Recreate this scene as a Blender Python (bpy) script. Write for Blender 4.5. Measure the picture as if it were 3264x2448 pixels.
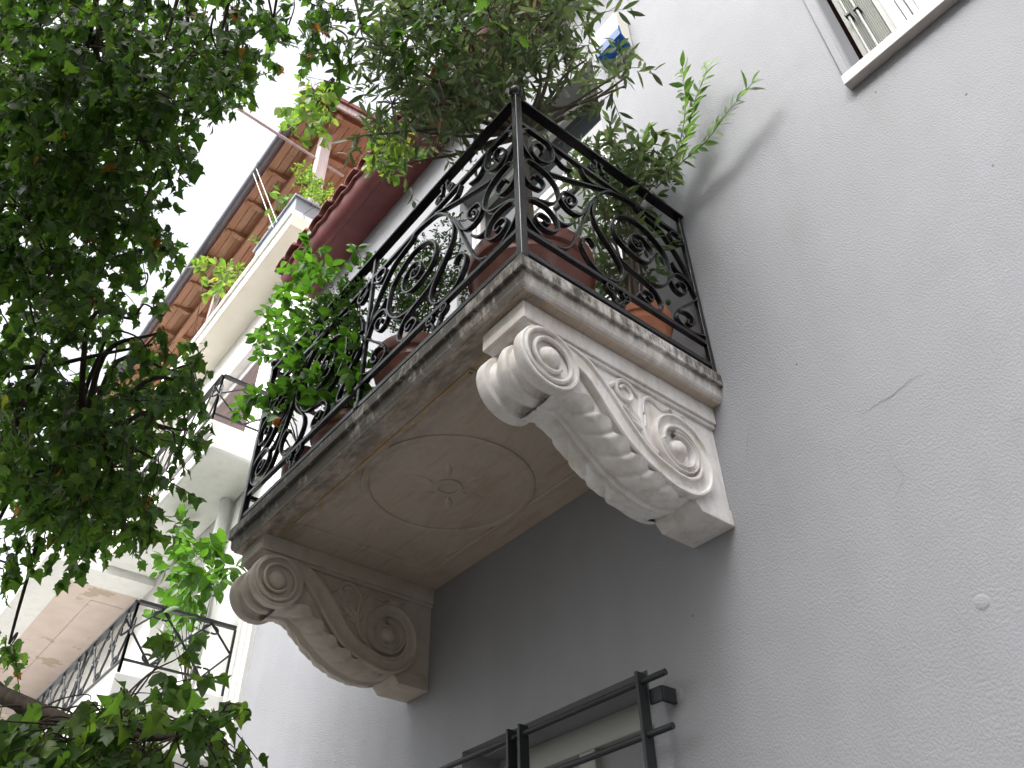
import bpy, bmesh, math, random
import numpy as np
from mathutils import Matrix, Vector

for o in list(bpy.data.objects):
    bpy.data.objects.remove(o, do_unlink=True)
SC = bpy.context.scene
COL = SC.collection
R = math.radians
random.seed(7)
RNG = np.random.default_rng(11)

# ------------------------------------------------------------------ camera
CAM_R = np.array([[0.62865887, 0.77744323, -0.0192366],
                  [-0.51609368, 0.39856624, -0.75815056],
                  [-0.58175196, 0.48654596, 0.65179574]])
CAM_C = np.array([1.39745671, -2.22217216, -2.16839308])
CAM_F = 2725.23
cam_d = bpy.data.cameras.new('camera')
cam = bpy.data.objects.new('camera', cam_d)
COL.objects.link(cam)
m = Matrix.Identity(4)
for i in range(3):
    m[i][0] = CAM_R[0][i]; m[i][1] = -CAM_R[1][i]; m[i][2] = -CAM_R[2][i]; m[i][3] = CAM_C[i]
cam.matrix_world = m
cam_d.sensor_width = 36.0
cam_d.lens = CAM_F / 3264.0 * 36.0
cam_d.clip_start = 0.05
cam_d.clip_end = 2000
SC.camera = cam
SC.render.resolution_x, SC.render.resolution_y = 1024, 768

# ------------------------------------------------------------------ sky + sun (bright overcast)
SUN_DIR = Vector((0.12, -0.6, 0.72)).normalized()      # towards the sun
elev = math.asin(SUN_DIR.z)
rot = math.atan2(SUN_DIR.x, SUN_DIR.y)
w = bpy.data.worlds.new('World'); SC.world = w; w.use_nodes = True
nt = w.node_tree; nt.nodes.clear()
sky = nt.nodes.new('ShaderNodeTexSky'); sky.sky_type = 'NISHITA'; sky.sun_disc = False
sky.sun_elevation = elev; sky.sun_rotation = rot
sky.air_density = 1.0; sky.dust_density = 6.0; sky.ozone_density = 1.0
hs = nt.nodes.new('ShaderNodeHueSaturation'); hs.inputs['Saturation'].default_value = 0.18
bg = nt.nodes.new('ShaderNodeBackground'); bg.inputs['Strength'].default_value = 0.15
wo = nt.nodes.new('ShaderNodeOutputWorld')
nt.links.new(sky.outputs[0], hs.inputs['Color']); nt.links.new(hs.outputs[0], bg.inputs[0]); nt.links.new(bg.outputs[0], wo.inputs[0])
sd = bpy.data.lights.new('sun', 'SUN'); sd.energy = 1.0; sd.angle = R(65); sd.color = (1.0, 0.98, 0.95)
so = bpy.data.objects.new('sun', sd); COL.objects.link(so)
so.rotation_euler = SUN_DIR.to_track_quat('Z', 'Y').to_euler(); so.location = (0, -6, 12)
SC.view_settings.view_transform = 'Standard'; SC.view_settings.look = 'None'
SC.view_settings.gamma = 1.0; SC.view_settings.use_curve_mapping = False
SC.view_settings.exposure = 1.75
SC.render.engine = 'CYCLES'

# ------------------------------------------------------------------ helpers
def ray(px, py):
    d = CAM_R.T @ np.array([px - 1632.0, py - 1224.0, CAM_F]); return d / np.linalg.norm(d)
def at(px, py, t):                     # photo pixel + distance -> point
    return CAM_C + t * ray(px, py)
def on(px, py, ax, v):                 # photo pixel on an axis plane -> point
    d = ray(px, py); return CAM_C + d * ((v - CAM_C[ax]) / d[ax])
def proj(P):
    q = (np.asarray(P) - CAM_C) @ CAM_R.T
    return np.stack([1632 + CAM_F * q[..., 0] / q[..., 2], 1224 + CAM_F * q[..., 1] / q[..., 2], q[..., 2]], -1)

class MB:
    def __init__(s): s.v = []; s.f = []
    def add(s, vs, fs):
        b = len(s.v); s.v += [tuple(map(float, p)) for p in vs]; s.f += [tuple(b + i for i in f) for f in fs]; return s
    def box(s, x0, x1, y0, y1, z0, z1):
        vs = [(x0,y0,z0),(x1,y0,z0),(x1,y1,z0),(x0,y1,z0),(x0,y0,z1),(x1,y0,z1),(x1,y1,z1),(x0,y1,z1)]
        return s.add(vs, [(0,3,2,1),(4,5,6,7),(0,1,5,4),(1,2,6,5),(2,3,7,6),(3,0,4,7)])
    def quad(s, *p): return s.add(p, [(0,1,2,3)])
    def prism(s, poly, x0, x1, ax=0):
        """extrude closed polygon (a,b) along axis ax"""
        n = len(poly)
        def mk(a, b, c): return (c, a, b) if ax == 0 else ((a, c, b) if ax == 1 else (a, b, c))
        vs = [mk(a, b, x0) for a, b in poly] + [mk(a, b, x1) for a, b in poly]
        fs = [tuple(range(n)), tuple(range(2*n-1, n-1, -1))] + [(i, (i+1) % n, n+(i+1) % n, n+i) for i in range(n)]
        return s.add(vs, fs)
    def tube(s, pts, rad, seg=8, cap=True):
        P = np.array(pts, float); n = len(P)
        rad = np.broadcast_to(np.asarray(rad, float), (n,))
        T = np.gradient(P, axis=0); T /= np.linalg.norm(T, axis=1)[:, None] + 1e-12
        up = np.array([0, 0, 1.0]) if abs(T[0][2]) < .9 else np.array([1.0, 0, 0])
        N = np.cross(T[0], up); N /= np.linalg.norm(N)
        vs = []
        for i in range(n):
            N = N - T[i] * (N @ T[i]); N /= np.linalg.norm(N); Bv = np.cross(T[i], N)
            for k in range(seg):
                a = 2 * math.pi * k / seg
                vs.append(P[i] + rad[i] * (math.cos(a) * N + math.sin(a) * Bv))
        fs = [(i*seg+k, i*seg+(k+1) % seg, (i+1)*seg+(k+1) % seg, (i+1)*seg+k) for i in range(n-1) for k in range(seg)]
        if cap: fs += [tuple(range(seg-1, -1, -1)), tuple((n-1)*seg+k for k in range(seg))]
        return s.add(vs, fs)
    def lathe(s, prof, c, ax=2, seg=32, a0=0):
        """prof: list of (r, h) along axis ax, centred on c"""
        n = len(prof); vs = []
        for r, h in prof:
            for k in range(seg):
                a = a0 + 2*math.pi*k/seg; p = [0, 0, 0]
                p[ax] = h; p[(ax+1) % 3] = r*math.cos(a); p[(ax+2) % 3] = r*math.sin(a)
                vs.append((p[0]+c[0], p[1]+c[1], p[2]+c[2]))
        fs = [(i*seg+k, i*seg+(k+1) % seg, (i+1)*seg+(k+1) % seg, (i+1)*seg+k) for i in range(n-1) for k in range(seg)]
        return s.add(vs, fs)
    def grid(s, P):
        P = np.asarray(P, float); a, b = P.shape[:2]
        return s.add(P.reshape(-1, 3), [(i*b+j, i*b+j+1, (i+1)*b+j+1, (i+1)*b+j) for i in range(a-1) for j in range(b-1)])
    def mesh(s, name):
        me = bpy.data.meshes.new(name); me.from_pydata(s.v, [], s.f); me.update(); return me
    def build(s, name, mat, parent=None, smooth=False, bevel=0, fix=True):
        me = s.mesh(name)
        if fix:
            bm = bmesh.new(); bm.from_mesh(me); bmesh.ops.recalc_face_normals(bm, faces=bm.faces); bm.to_mesh(me); bm.free()
        return link(name, me, mat, parent, smooth, bevel)

def link(name, me, mat, parent=None, smooth=False, bevel=0):
    if mat is not None and not me.materials: me.materials.append(mat)
    o = bpy.data.objects.new(name, me); COL.objects.link(o)
    if parent is not None: o.parent = parent
    if smooth:
        me.polygons.foreach_set('use_smooth', [True] * len(me.polygons))
        if smooth != 'all':
            try: me.set_sharp_from_angle(angle=R(38))
            except Exception: pass
    if bevel:
        b = o.modifiers.new('bevel', 'BEVEL'); b.width = bevel; b.segments = 2; b.limit_method = 'ANGLE'; b.angle_limit = R(40)
    return o
def tag(o, label=None, cat=None, group=None, kind=None):
    if label: o['label'] = label
    if cat: o['category'] = cat
    if group: o['group'] = group
    if kind: o['kind'] = kind
    return o
def thing(name, label, cat, group=None, loc=(0, 0, 0)):
    o = bpy.data.objects.new(name, None); o.empty_display_size = 0.1; COL.objects.link(o); o.location = loc
    return tag(o, label, cat, group)
def adopt(o, parent):                 # parent that sits away from the origin, keep world place
    o.parent = parent; o.matrix_parent_inverse = Matrix.Translation(-Vector(parent.location)); return o
def spline(pts, per=6):
    P = np.array(pts, float); n = len(P); out = []
    E = np.vstack([2*P[0]-P[1], P, 2*P[-1]-P[-2]])
    for i in range(n-1):
        p0, p1, p2, p3 = E[i:i+4]
        for k in range(per):
            t = k/per
            out.append(.5*((2*p1)+(-p0+p2)*t+(2*p0-5*p1+4*p2-p3)*t*t+(-p0+3*p1-3*p2+p3)*t**3))
    out.append(P[-1]); return np.array(out)
def resample(P, n):
    P = np.array(P, float); d = np.r_[0, np.cumsum(np.linalg.norm(np.diff(P, axis=0), axis=1))]
    t = np.linspace(0, d[-1], n); return np.stack([np.interp(t, d, P[:, k]) for k in range(P.shape[1])], 1)

# ------------------------------------------------------------------ materials
class NM:
    def __init__(s, name, rough=.6, spec=.5, base=(.5,.5,.5)):
        s.m = bpy.data.materials.new(name); s.m.use_nodes = True; s.t = s.m.node_tree
        s.b = s.t.nodes['Principled BSDF']; s.b.inputs['Roughness'].default_value = rough
        s.b.inputs['Specular IOR Level'].default_value = spec
        s.b.inputs['Base Color'].default_value = (*base, 1)
        g = s.t.nodes.new('ShaderNodeNewGeometry'); s.pos = g.outputs['Position']
    def n(s, ty, **kw):
        x = s.t.nodes.new(ty)
        for k, v in kw.items():
            if k in x.inputs: x.inputs[k].default_value = v
            else: setattr(x, k, v)
        return x
    def l(s, a, b): s.t.links.new(a, b)
    def map(s, scale=(1,1,1), rotz=0):
        mp = s.n('ShaderNodeMapping'); mp.inputs['Scale'].default_value = scale; mp.inputs['Rotation'].default_value = (0,0,rotz)
        s.l(s.pos, mp.inputs['Vector']); return mp.outputs[0]
    def noise(s, scale, detail=5, rough=.55, vec=None, dist=0):
        x = s.n('ShaderNodeTexNoise'); x.inputs['Scale'].default_value = scale; x.inputs['Detail'].default_value = detail
        x.inputs['Roughness'].default_value = rough; x.inputs['Distortion'].default_value = dist
        s.l(vec if vec is not None else s.pos, x.inputs['Vector']); return x.outputs['Fac']
    def ramp(s, fac, stops, interp='LINEAR'):
        x = s.n('ShaderNodeValToRGB'); x.color_ramp.interpolation = interp; el = x.color_ramp.elements
        while len(el) < len(stops): el.new(.5)
        for e, (p, c) in zip(el, stops): e.position = p; e.color = (*c, 1) if len(c) == 3 else c
        s.l(fac, x.inputs['Fac']); return x.outputs['Color']
    def mix(s, fac, a, b, mode='MIX'):
        x = s.n('ShaderNodeMix', data_type='RGBA', blend_type=mode)
        for sock, v in ((x.inputs['Factor'], fac), (x.inputs['A'] if False else x.inputs[6], a), (x.inputs[7], b)):
            if hasattr(v, 'links'): s.l(v, sock)
            elif isinstance(v, (int, float)): sock.default_value = v
            else: sock.default_value = (*v, 1)
        return x.outputs[2]
    def math(s, op, a, b=0.0, clamp=False):
        x = s.n('ShaderNodeMath', operation=op, use_clamp=clamp)
        for sock, v in ((x.inputs[0], a), (x.inputs[1], b)):
            if hasattr(v, 'links'): s.l(v, sock)
            else: sock.default_value = v
        return x.outputs[0]
    def sep(s):
        x = s.n('ShaderNodeSeparateXYZ'); s.l(s.pos, x.inputs[0]); return x.outputs
    def rng(s, v, a, b, c=0, d=1):
        x = s.n('ShaderNodeMapRange', clamp=True); s.l(v, x.inputs[0])
        for i, q in enumerate((a, b, c, d)): x.inputs[i+1].default_value = q
        return x.outputs[0]
    def color(s, c): s.l(c, s.b.inputs['Base Color']); return s
    def bump(s, h, strength=.3, dist=.01):
        x = s.n('ShaderNodeBump'); x.inputs['Strength'].default_value = strength; x.inputs['Distance'].default_value = dist
        s.l(h, x.inputs['Height']); s.l(x.outputs[0], s.b.inputs['Normal']); return s

M = {}
W1, W0 = (1,1,1), (0,0,0)
# grey-lilac sprayed plaster of the house
n = NM('house_plaster', .75, .25)
big = n.ramp(n.noise(.9, 4), [(.3, (.288,.293,.314)), (.7, (.315,.320,.343))])
drip = n.ramp(n.noise(3.2, 5, vec=n.map((1.6, 1, .22))), [(.42, (.97,.965,.955)), (.62, W1)])
mott = n.ramp(n.noise(2.6, 6, .6, dist=.6), [(.32, (.965,.965,.96)), (.5, W1), (.70, (1.02,1.02,1.025))])
damp = n.ramp(n.noise(1.3, 5, .6, vec=n.map((2.6, 1, .5))), [(.56, W1), (.72, (.965,.96,.95))])
n.color(n.mix(1.0, n.mix(1.0, n.mix(1.0, big, drip, 'MULTIPLY'), mott, 'MULTIPLY'), damp, 'MULTIPLY'))
hgt = n.mix(.35, n.ramp(n.noise(150, 2, .5, vec=n.map((1, 1, .75))), [(.38, W0), (.62, W1)]), n.ramp(n.noise(7, 3), [(.3, W0), (.7, W1)]))
n.bump(hgt, .28, .005); M['plaster'] = n.m
# neighbour's smooth white paint
n = NM('white_render', .7, .25)
st = n.ramp(n.noise(5, 6, vec=n.map((2.2, 2.2, .3))), [(.25, (.70,.69,.66)), (.5, (.78,.775,.75)), (.8, (.80,.795,.77))])
n.color(st); n.bump(n.noise(60, 3), .12, .004); M['white'] = n.m
n = NM('cream_render', .7, .25)
n.color(n.ramp(n.noise(3, 5), [(.3, (.66,.63,.53)), (.7, (.74,.71,.62))])); n.bump(n.noise(60, 3), .1, .004); M['cream'] = n.m
# weathered marble
def marble(name, warm, lichen=True, brown_shaded=False):
    n = NM(name, .55, .35)
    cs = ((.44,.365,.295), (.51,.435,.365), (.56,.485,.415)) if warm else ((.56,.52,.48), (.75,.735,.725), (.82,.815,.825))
    if brown_shaded: cs = ((.36,.30,.24), (.52,.47,.41), (.60,.56,.51))
    base = n.ramp(n.noise(2.4, 8, .62, dist=.8), [(.26, cs[0]), (.5, cs[1]), (.75, cs[2])])
    vein = n.ramp(n.noise(1.6, 7, .6, vec=n.map((2.2, 11, 5), .35), dist=.7), [(.34, (.82,.73,.65)), (.5, W1), (.66, (.90,.84,.79))])
    c = n.mix(.8 if warm else .45, base, vein, 'MULTIPLY')
    streak = n.ramp(n.noise(1.0, 6, .6, vec=n.map((22, 22, 2.2))), [(.50, W0), (.72, W1)])
    blotch = n.ramp(n.noise(9, 6, .65), [(.50, W0), (.70, W1)])
    c = n.mix(n.math('MULTIPLY', streak, .42), c, (.40,.345,.28))
    c = n.mix(n.math('MULTIPLY', blotch, .38), c, (.46,.37,.27))
    speck = n.ramp(n.noise(140, 4, .7), [(.58, W0), (.7, W1)])
    patch = n.ramp(n.noise(6, 5, .6), [(.45, W0), (.68, W1)])
    c = n.mix(n.math('MULTIPLY', n.math('MULTIPLY', speck, patch), .55), c, (.07,.06,.05))
    if lichen:
        z = n.sep()['Z']
        band = n.math('MULTIPLY', n.rng(z, -.13, -.045, .0, 1.0), n.rng(z, .004, -.012, .35, 1.0))
        front = n.rng(n.sep()['Y'], -.95, -.985, 0, .055)
        band = n.math('ADD', band, n.math('MULTIPLY', front, 11.0), True)
        blot = n.ramp(n.math('ADD', front, n.math('ADD', n.math('MULTIPLY', n.noise(26, 7, .72, vec=n.map((1, 1, .45))), .7), n.math('MULTIPLY', n.noise(4.5, 3), .45))), [(.47, W0), (.63, W1)])
        c = n.mix(n.math('MULTIPLY', front, 8.0), c, (.42,.36,.29))
        c = n.mix(n.math('MULTIPLY', n.math('MULTIPLY', n.rng(z, -.16, -.09), n.ramp(n.noise(7, 5), [(.35, W0), (.65, W1)])), .45), c, (.30,.235,.17))
        c = n.mix(n.math('MULTIPLY', n.math('MULTIPLY', band, blot), .93), c, (.035,.03,.024))
    n.color(c)
    n.bump(n.mix(.5, n.noise(55, 6, .7), n.noise(9, 4)), .22, .006); return n
M['marble'] = marble('weathered_marble', False).m
M['marble2'] = marble('browned_shaded_marble', False, True, True).m  # far bracket: brown staining and its shade mixed into one darker colour
n = marble('slab_marble', False); M['slab'] = n.m
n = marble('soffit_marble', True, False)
# grime creeping in from the street edge of the soffit, and rust-coloured seepage
yy = n.sep()['Y']
old = n.b.inputs['Base Color'].links[0].from_socket
edge = n.math('MULTIPLY', n.rng(yy, -.74, -.95), n.ramp(n.noise(11, 7, .7, vec=n.map((.6, 1.6, 1))), [(.36, W0), (.58, W1)]))
c = n.mix(n.math('MULTIPLY', edge, .85), old, (.10,.08,.065))
rl = n.math('ABSOLUTE', n.math('ADD', n.math('ADD', yy, .865), n.math('MULTIPLY', n.math('SUBTRACT', n.noise(5, 5), .5), .16)))
c = n.mix(n.math('MULTIPLY', n.rng(rl, .011, .0), .6), c, (.42,.24,.06))
n.color(c); M['soffit'] = n.m
# black gloss wrought iron
n = NM('black_iron_paint', .25, .4, (.007,.007,.009)); n.bump(n.noise(90, 4, .6), .35, .002); M['iron'] = n.m
n = NM('dark_iron', .5, .4, (.025,.027,.03)); n.bump(n.noise(120, 3), .2, .002); M['iron2'] = n.m
n = NM('brown_plastic_pot', .38, .45); n.color(n.ramp(n.noise(5, 4, vec=n.map((2,2,.4))), [(.3, (.17,.058,.042)), (.7, (.215,.08,.06))])); M['pot'] = n.m
n = NM('terracotta', .8, .25); n.color(n.ramp(n.noise(9, 6), [(.3, (.40,.155,.085)), (.7, (.50,.22,.13))])); n.bump(n.noise(80, 4), .15, .003); M['terra'] = n.m
n = NM('soil', .95, .1, (.035,.026,.02)); M['soil'] = n.m
n = NM('maroon_paint', .55, .35); n.color(n.ramp(n.noise(6, 6, .6), [(.3, (.125,.030,.032)), (.7, (.18,.048,.046))])); n.bump(n.noise(40, 4), .15, .004); M['maroon'] = n.m
n = NM('old_roof_tile', .8, .25); n.color(n.ramp(n.noise(14, 6, .65), [(.25, (.12,.045,.042)), (.55, (.215,.085,.075)), (.8, (.25,.12,.10))])); n.bump(n.noise(60, 4), .3, .004); M['tile'] = n.m
# pine boards
n = NM('pine_board', .5, .35)
gr = n.noise(3, 6, .6, vec=n.map((1.2, 14, 14)), dist=.6)
wc = n.ramp(gr, [(.25, (.22,.12,.07)), (.5, (.33,.19,.115)), (.75, (.41,.25,.16))])
kn = n.ramp(n.noise(7, 1, vec=n.map((1, 2.4, 1))), [(.71, W0), (.76, W1)])
oi = n.n('ShaderNodeObjectInfo')
wc = n.mix(n.math('MULTIPLY', oi.outputs['Random'], .35), wc, (.30,.15,.08))
n.color(n.mix(n.math('MULTIPLY', kn, .7), wc, (.10,.04,.015))); M['wood'] = n.m
n = NM('weathered_post', .6, .3); n.color(n.ramp(n.noise(3, 6, vec=n.map((12, 12, 1))), [(.3, (.38,.31,.30)), (.7, (.55,.47,.46))])); M['post'] = n.m
n = NM('gutter_metal', .4, .5, (.10,.10,.12)); M['gutter'] = n.m
n = NM('grey_paint_metal', .45, .4, (.30,.33,.38)); M['planter'] = n.m
n = NM('white_gloss_paint', .4, .4); n.color(n.ramp(n.noise(8, 5, vec=n.map((1,1,.3))), [(.35, (.60,.60,.59)), (.6, (.74,.74,.74))])); M['paint'] = n.m
n = NM('flaking_white_paint', .55, .3)
fl = n.ramp(n.noise(26, 6, .65, vec=n.map((1.4, 1, .5))), [(.60, W0), (.625, W1)])
n.color(n.mix(fl, (.72,.71,.73), (.30,.27,.25))); n.bump(fl, -.3, .003); M['flake'] = n.m
n = NM('louvre_paint', .5, .3, (.42,.43,.40)); M['louvre'] = n.m
n = NM('shutter_brown', .55, .3); n.color(n.ramp(n.noise(4, 3, vec=n.map((1,1,20))), [(.3, (.17,.125,.12)), (.7, (.25,.19,.18))])); M['shutter'] = n.m
n = NM('peeling_peach', .75, .2)
pe = n.ramp(n.noise(2.7, 7, .62), [(.585, W0), (.60, W1)])
n.color(n.mix(pe, n.ramp(n.noise(5, 4), [(.3, (.60,.50,.44)), (.7, (.67,.57,.51))]), (.47,.39,.30))); n.bump(pe, -.3, .004); M['peach'] = n.m
n = NM('red_wall', .8, .2, (.33,.11,.07)); M['redwall'] = n.m
n = NM('cream_plastic', .4, .45, (.72,.70,.62)); M['plastic'] = n.m
n = NM('blue_lens', .2, .5, (.005,.075,.28)); M['blue'] = n.m
n = NM('window_glass', .04, .6, (.012,.014,.015)); M['glass'] = n.m
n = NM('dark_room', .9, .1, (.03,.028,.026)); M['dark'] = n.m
n = NM('sill_marble', .5, .35); n.color(n.ramp(n.noise(8, 6), [(.3, (.44,.40,.38)), (.7, (.60,.57,.55))])); M['sill'] = n.m
n = NM('pavement', .9, .2); n.color(n.ramp(n.noise(4, 6), [(.3, (.11,.105,.10)), (.7, (.17,.165,.155))])); M['pave'] = n.m
n = NM('asphalt', .95, .2); n.color(n.ramp(n.noise(30, 5), [(.3, (.04,.04,.04)), (.7, (.07,.07,.07))])); M['asphalt'] = n.m
n = NM('kerb_stone', .85, .2, (.33,.32,.30)); M['kerb'] = n.m
n = NM('rope', .8, .2, (.6,.58,.55)); M['rope'] = n.m
n = NM('orange_peel', .4, .4); n.color(n.ramp(n.noise(12, 3), [(.3, (.62,.16,.015)), (.7, (.72,.24,.02))])); n.bump(n.noise(300, 2), .2, .001); M['orange'] = n.m
n = NM('crack_dark', .9, .1, (.22,.218,.22)); M['crack'] = n.m
def bark(name, a, b):
    n = NM(name, .9, .15); n.color(n.ramp(n.noise(8, 6, .65, vec=n.map((4, 4, 1))), [(.3, a), (.7, b)])); n.bump(n.noise(40, 5, .7, vec=n.map((2.5, 2.5, .6))), .5, .006); return n.m
M['bark'] = bark('street_tree_bark', (.030,.024,.018), (.075,.06,.045))
M['obark'] = bark('olive_bark', (.09,.075,.055), (.17,.15,.12))
M['twig'] = bark('twig_bark', (.03,.025,.014), (.06,.05,.03))
def leafmat(name, stops, trans=.5, rough=.42, tboost=1.5):
    n = NM(name, rough, .45)
    at_ = n.n('ShaderNodeAttribute', attribute_name='tint')
    c = n.ramp(at_.outputs['Fac'], stops)
    c = n.mix(.5, c, n.ramp(n.noise(60, 3), [(.3, (.7,.75,.6)), (.7, (1.15,1.12,1.1))]), 'MULTIPLY')
    n.color(c)
    tr = n.n('ShaderNodeBsdfTranslucent'); n.l(n.mix(1.0, c, (tboost*.92, tboost*1.06, tboost*.48), 'MULTIPLY'), tr.inputs[0])
    mx = n.n('ShaderNodeMixShader'); mx.inputs[0].default_value = trans
    n.l(n.b.outputs[0], mx.inputs[1]); n.l(tr.outputs[0], mx.inputs[2])
    out = [x for x in n.t.nodes if x.type == 'OUTPUT_MATERIAL'][0]; n.l(mx.outputs[0], out.inputs[0])
    return n.m
M['maple'] = leafmat('street_tree_leaf', [(0, (.038,.078,.022)), (.45, (.066,.126,.030)), (.85, (.125,.185,.038)), (.93, (.26,.20,.04)), (1, (.22,.09,.035))], .62, .42, 1.7)
M['olive'] = leafmat('olive_leaf', [(0, (.045,.070,.038)), (.5, (.085,.115,.068)), (.8, (.19,.21,.16)), (1, (.13,.20,.05))], .4, .4, 1.4)
M['shoot'] = leafmat('young_shoot_leaf', [(0, (.055,.11,.035)), (.5, (.10,.19,.05)), (1, (.20,.30,.10))], .45, .4, 1.3)
M['citrus'] = leafmat('citrus_leaf', [(0, (.035,.085,.014)), (.5, (.060,.14,.020)), (.92, (.10,.21,.025)), (1, (.33,.28,.04))], .5, .33)
M['box'] = leafmat('small_leaf', [(0, (.018,.042,.012)), (.6, (.04,.085,.02)), (1, (.09,.14,.04))], .4, .35)
M['vine'] = leafmat('pale_vine_leaf', [(0, (.08,.15,.035)), (.5, (.14,.215,.055)), (.85, (.27,.29,.08)), (1, (.38,.22,.08))], .55, .45)

# ================================================================== SETTING
GZ = -3.77
g = MB().quad((-300,-300,GZ-.16),(300,-300,GZ-.16),(300,300,GZ-.16),(-300,300,GZ-.16)).build('ground', M['asphalt']); tag(g, kind='structure')
g = MB().box(-60, 60, -2.9, 6, GZ-.3, GZ).build('pavement', M['pave']); tag(g, kind='structure')
g = MB().box(-60, 60, -3.08, -2.905, GZ-.3, GZ+.004).build('kerb', M['kerb']); tag(g, kind='structure')
g = MB().box(-60, 60, -9.0, -8.8, GZ-.3, GZ).build('kerb', M['kerb']); tag(g, kind='structure')

# unseen house added across the street, sized to block low sky light
op = thing('sky_block_house', 'plain four storey house across the street, unseen, added to block low sky light', 'house')
MB().box(-2, 26, -19, -9.6, GZ-.1, 9.4).build('wall', M['cream'], op)
MB().prism([(-19.4, 9.4), (-9.2, 9.4), (-14.3, 11.4)], -2.3, 26.3).build('roof', M['tile'], op)
for i in range(8):
    for j in range(4):
        x0_ = -3+1.5+i*3.2; z0_ = GZ+1.0+j*3.0
        wv = MB().box(x0_, x0_+1.2, -9.62, -9.56, z0_, z0_+1.7).build('window', M['paint'], op)
        MB().box(x0_+.1, x0_+1.1, -9.559, -9.54, z0_+.1, z0_+1.6).build('pane', M['glass'], wv)

# ================================================================== HOUSE
def wall_mesh(x0, x1, z0, z1, y, depth, holes):
    """front sheet at y with rectangular holes and reveals going back by depth"""
    xs = sorted({x0, x1, *[h[0] for h in holes], *[h[1] for h in holes]}); zs = sorted({z0, z1, *[h[2] for h in holes], *[h[3] for h in holes]})
    b = MB()
    for i in range(len(xs)-1):
        for j in range(len(zs)-1):
            cx, cz = (xs[i]+xs[i+1])/2, (zs[j]+zs[j+1])/2
            if any(h[0] < cx < h[1] and h[2] < cz < h[3] for h in holes): continue
            b.quad((xs[i],y,zs[j]),(xs[i+1],y,zs[j]),(xs[i+1],y,zs[j+1]),(xs[i],y,zs[j+1]))
    for a, c, d, e in holes:
        Y = y+depth
        b.quad((a,y,d),(a,y,e),(a,Y,e),(a,Y,d)); b.quad((c,y,d),(c,Y,d),(c,Y,e),(c,y,e))
        b.quad((a,y,e),(c,y,e),(c,Y,e),(a,Y,e)); b.quad((a,y,d),(a,Y,d),(c,Y,d),(c,y,d))
    # ends, top
    b.quad((x0,y,z0),(x0,y,z1),(x0,y+5,z1),(x0,y+5,z0)); b.quad((x1,y,z0),(x1,y+5,z0),(x1,y+5,z1),(x1,y,z1))
    b.quad((x0,y+5,z0),(x0,y+5,z1),(x1,y+5,z1),(x1,y+5,z0))
    return b
DOOR = (-1.80, -.385, .0, 2.97); WIN = (.88, 1.95, .945, 2.75); LOW = (-1.65, -.562, -2.3, -.985)
house = thing('town_house', 'grey plastered town house with a maroon tiled eave and a marble balcony', 'house')
wall = wall_mesh(-4.15, 9.0, GZ, 3.96, 0.0, .26, [DOOR, WIN, LOW]).build('wall', M['plaster'], house, fix=False)
# hairline cracks and small knocks in the plaster
def crack(pxs, wd=.0014):
    P = spline([on(x, y, 1, -.0012) for x, y in pxs], 5); P[:, 0] += RNG.normal(0, .0018, len(P)); P[:, 2] += RNG.normal(0, .0018, len(P))
    T = np.gradient(P, axis=0); N = np.stack([-T[:, 2], 0*T[:, 0], T[:, 0]], 1); N /= np.linalg.norm(N, axis=1)[:, None]
    ww = wd*.5*np.sin(np.linspace(.15, math.pi-.15, len(P)))[:, None]
    MB().grid(np.stack([P-N*ww, P+N*ww], 1)).build('crack', M['crack'], wall)
c8 = lambda L: [(2200+x/1.659, 900+y/1.659) for x, y in L]
crack(c8([(115,320),(160,290),(200,270),(245,257),(272,270)]), .0018)
crack(c8([(875,715),(930,685),(1000,635),(1080,590),(1150,525),(1200,500),(1265,470)]), .0018)
crack(c8([(1057,905),(1065,950),(1095,985),(1127,1020),(1115,1080),(1095,1120),(1088,1170)]))
crack(c8([(330,735),(308,790),(302,860),(300,960)]), .0018)
crack(c8([(1690,740),(1720,725),(1765,720)]), .002)
crack([(1800, 2290), (1700, 2330), (1600, 2385), (1530, 2420)], .003)
for (px, py) in ((2930, 35), (2790, 243), (2792, 293), (2208, 1963), (3080, 300), (2540, 1160), (3165, 527)):
    p = on(px, py, 1, 0); MB().lathe([(.0, -.0015), (.004, -.0015), (.005, .0005)], p, 1, 8).build('nail_hole', M['crack'], wall)
p = on(3130, 1920, 1, 0); MB().lathe([(0, -.0025), (.012, -.0024), (.02, -.001), (.024, .001)], p, 1, 20).build('plaster_patch', M['plaster'], wall, True)

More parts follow.
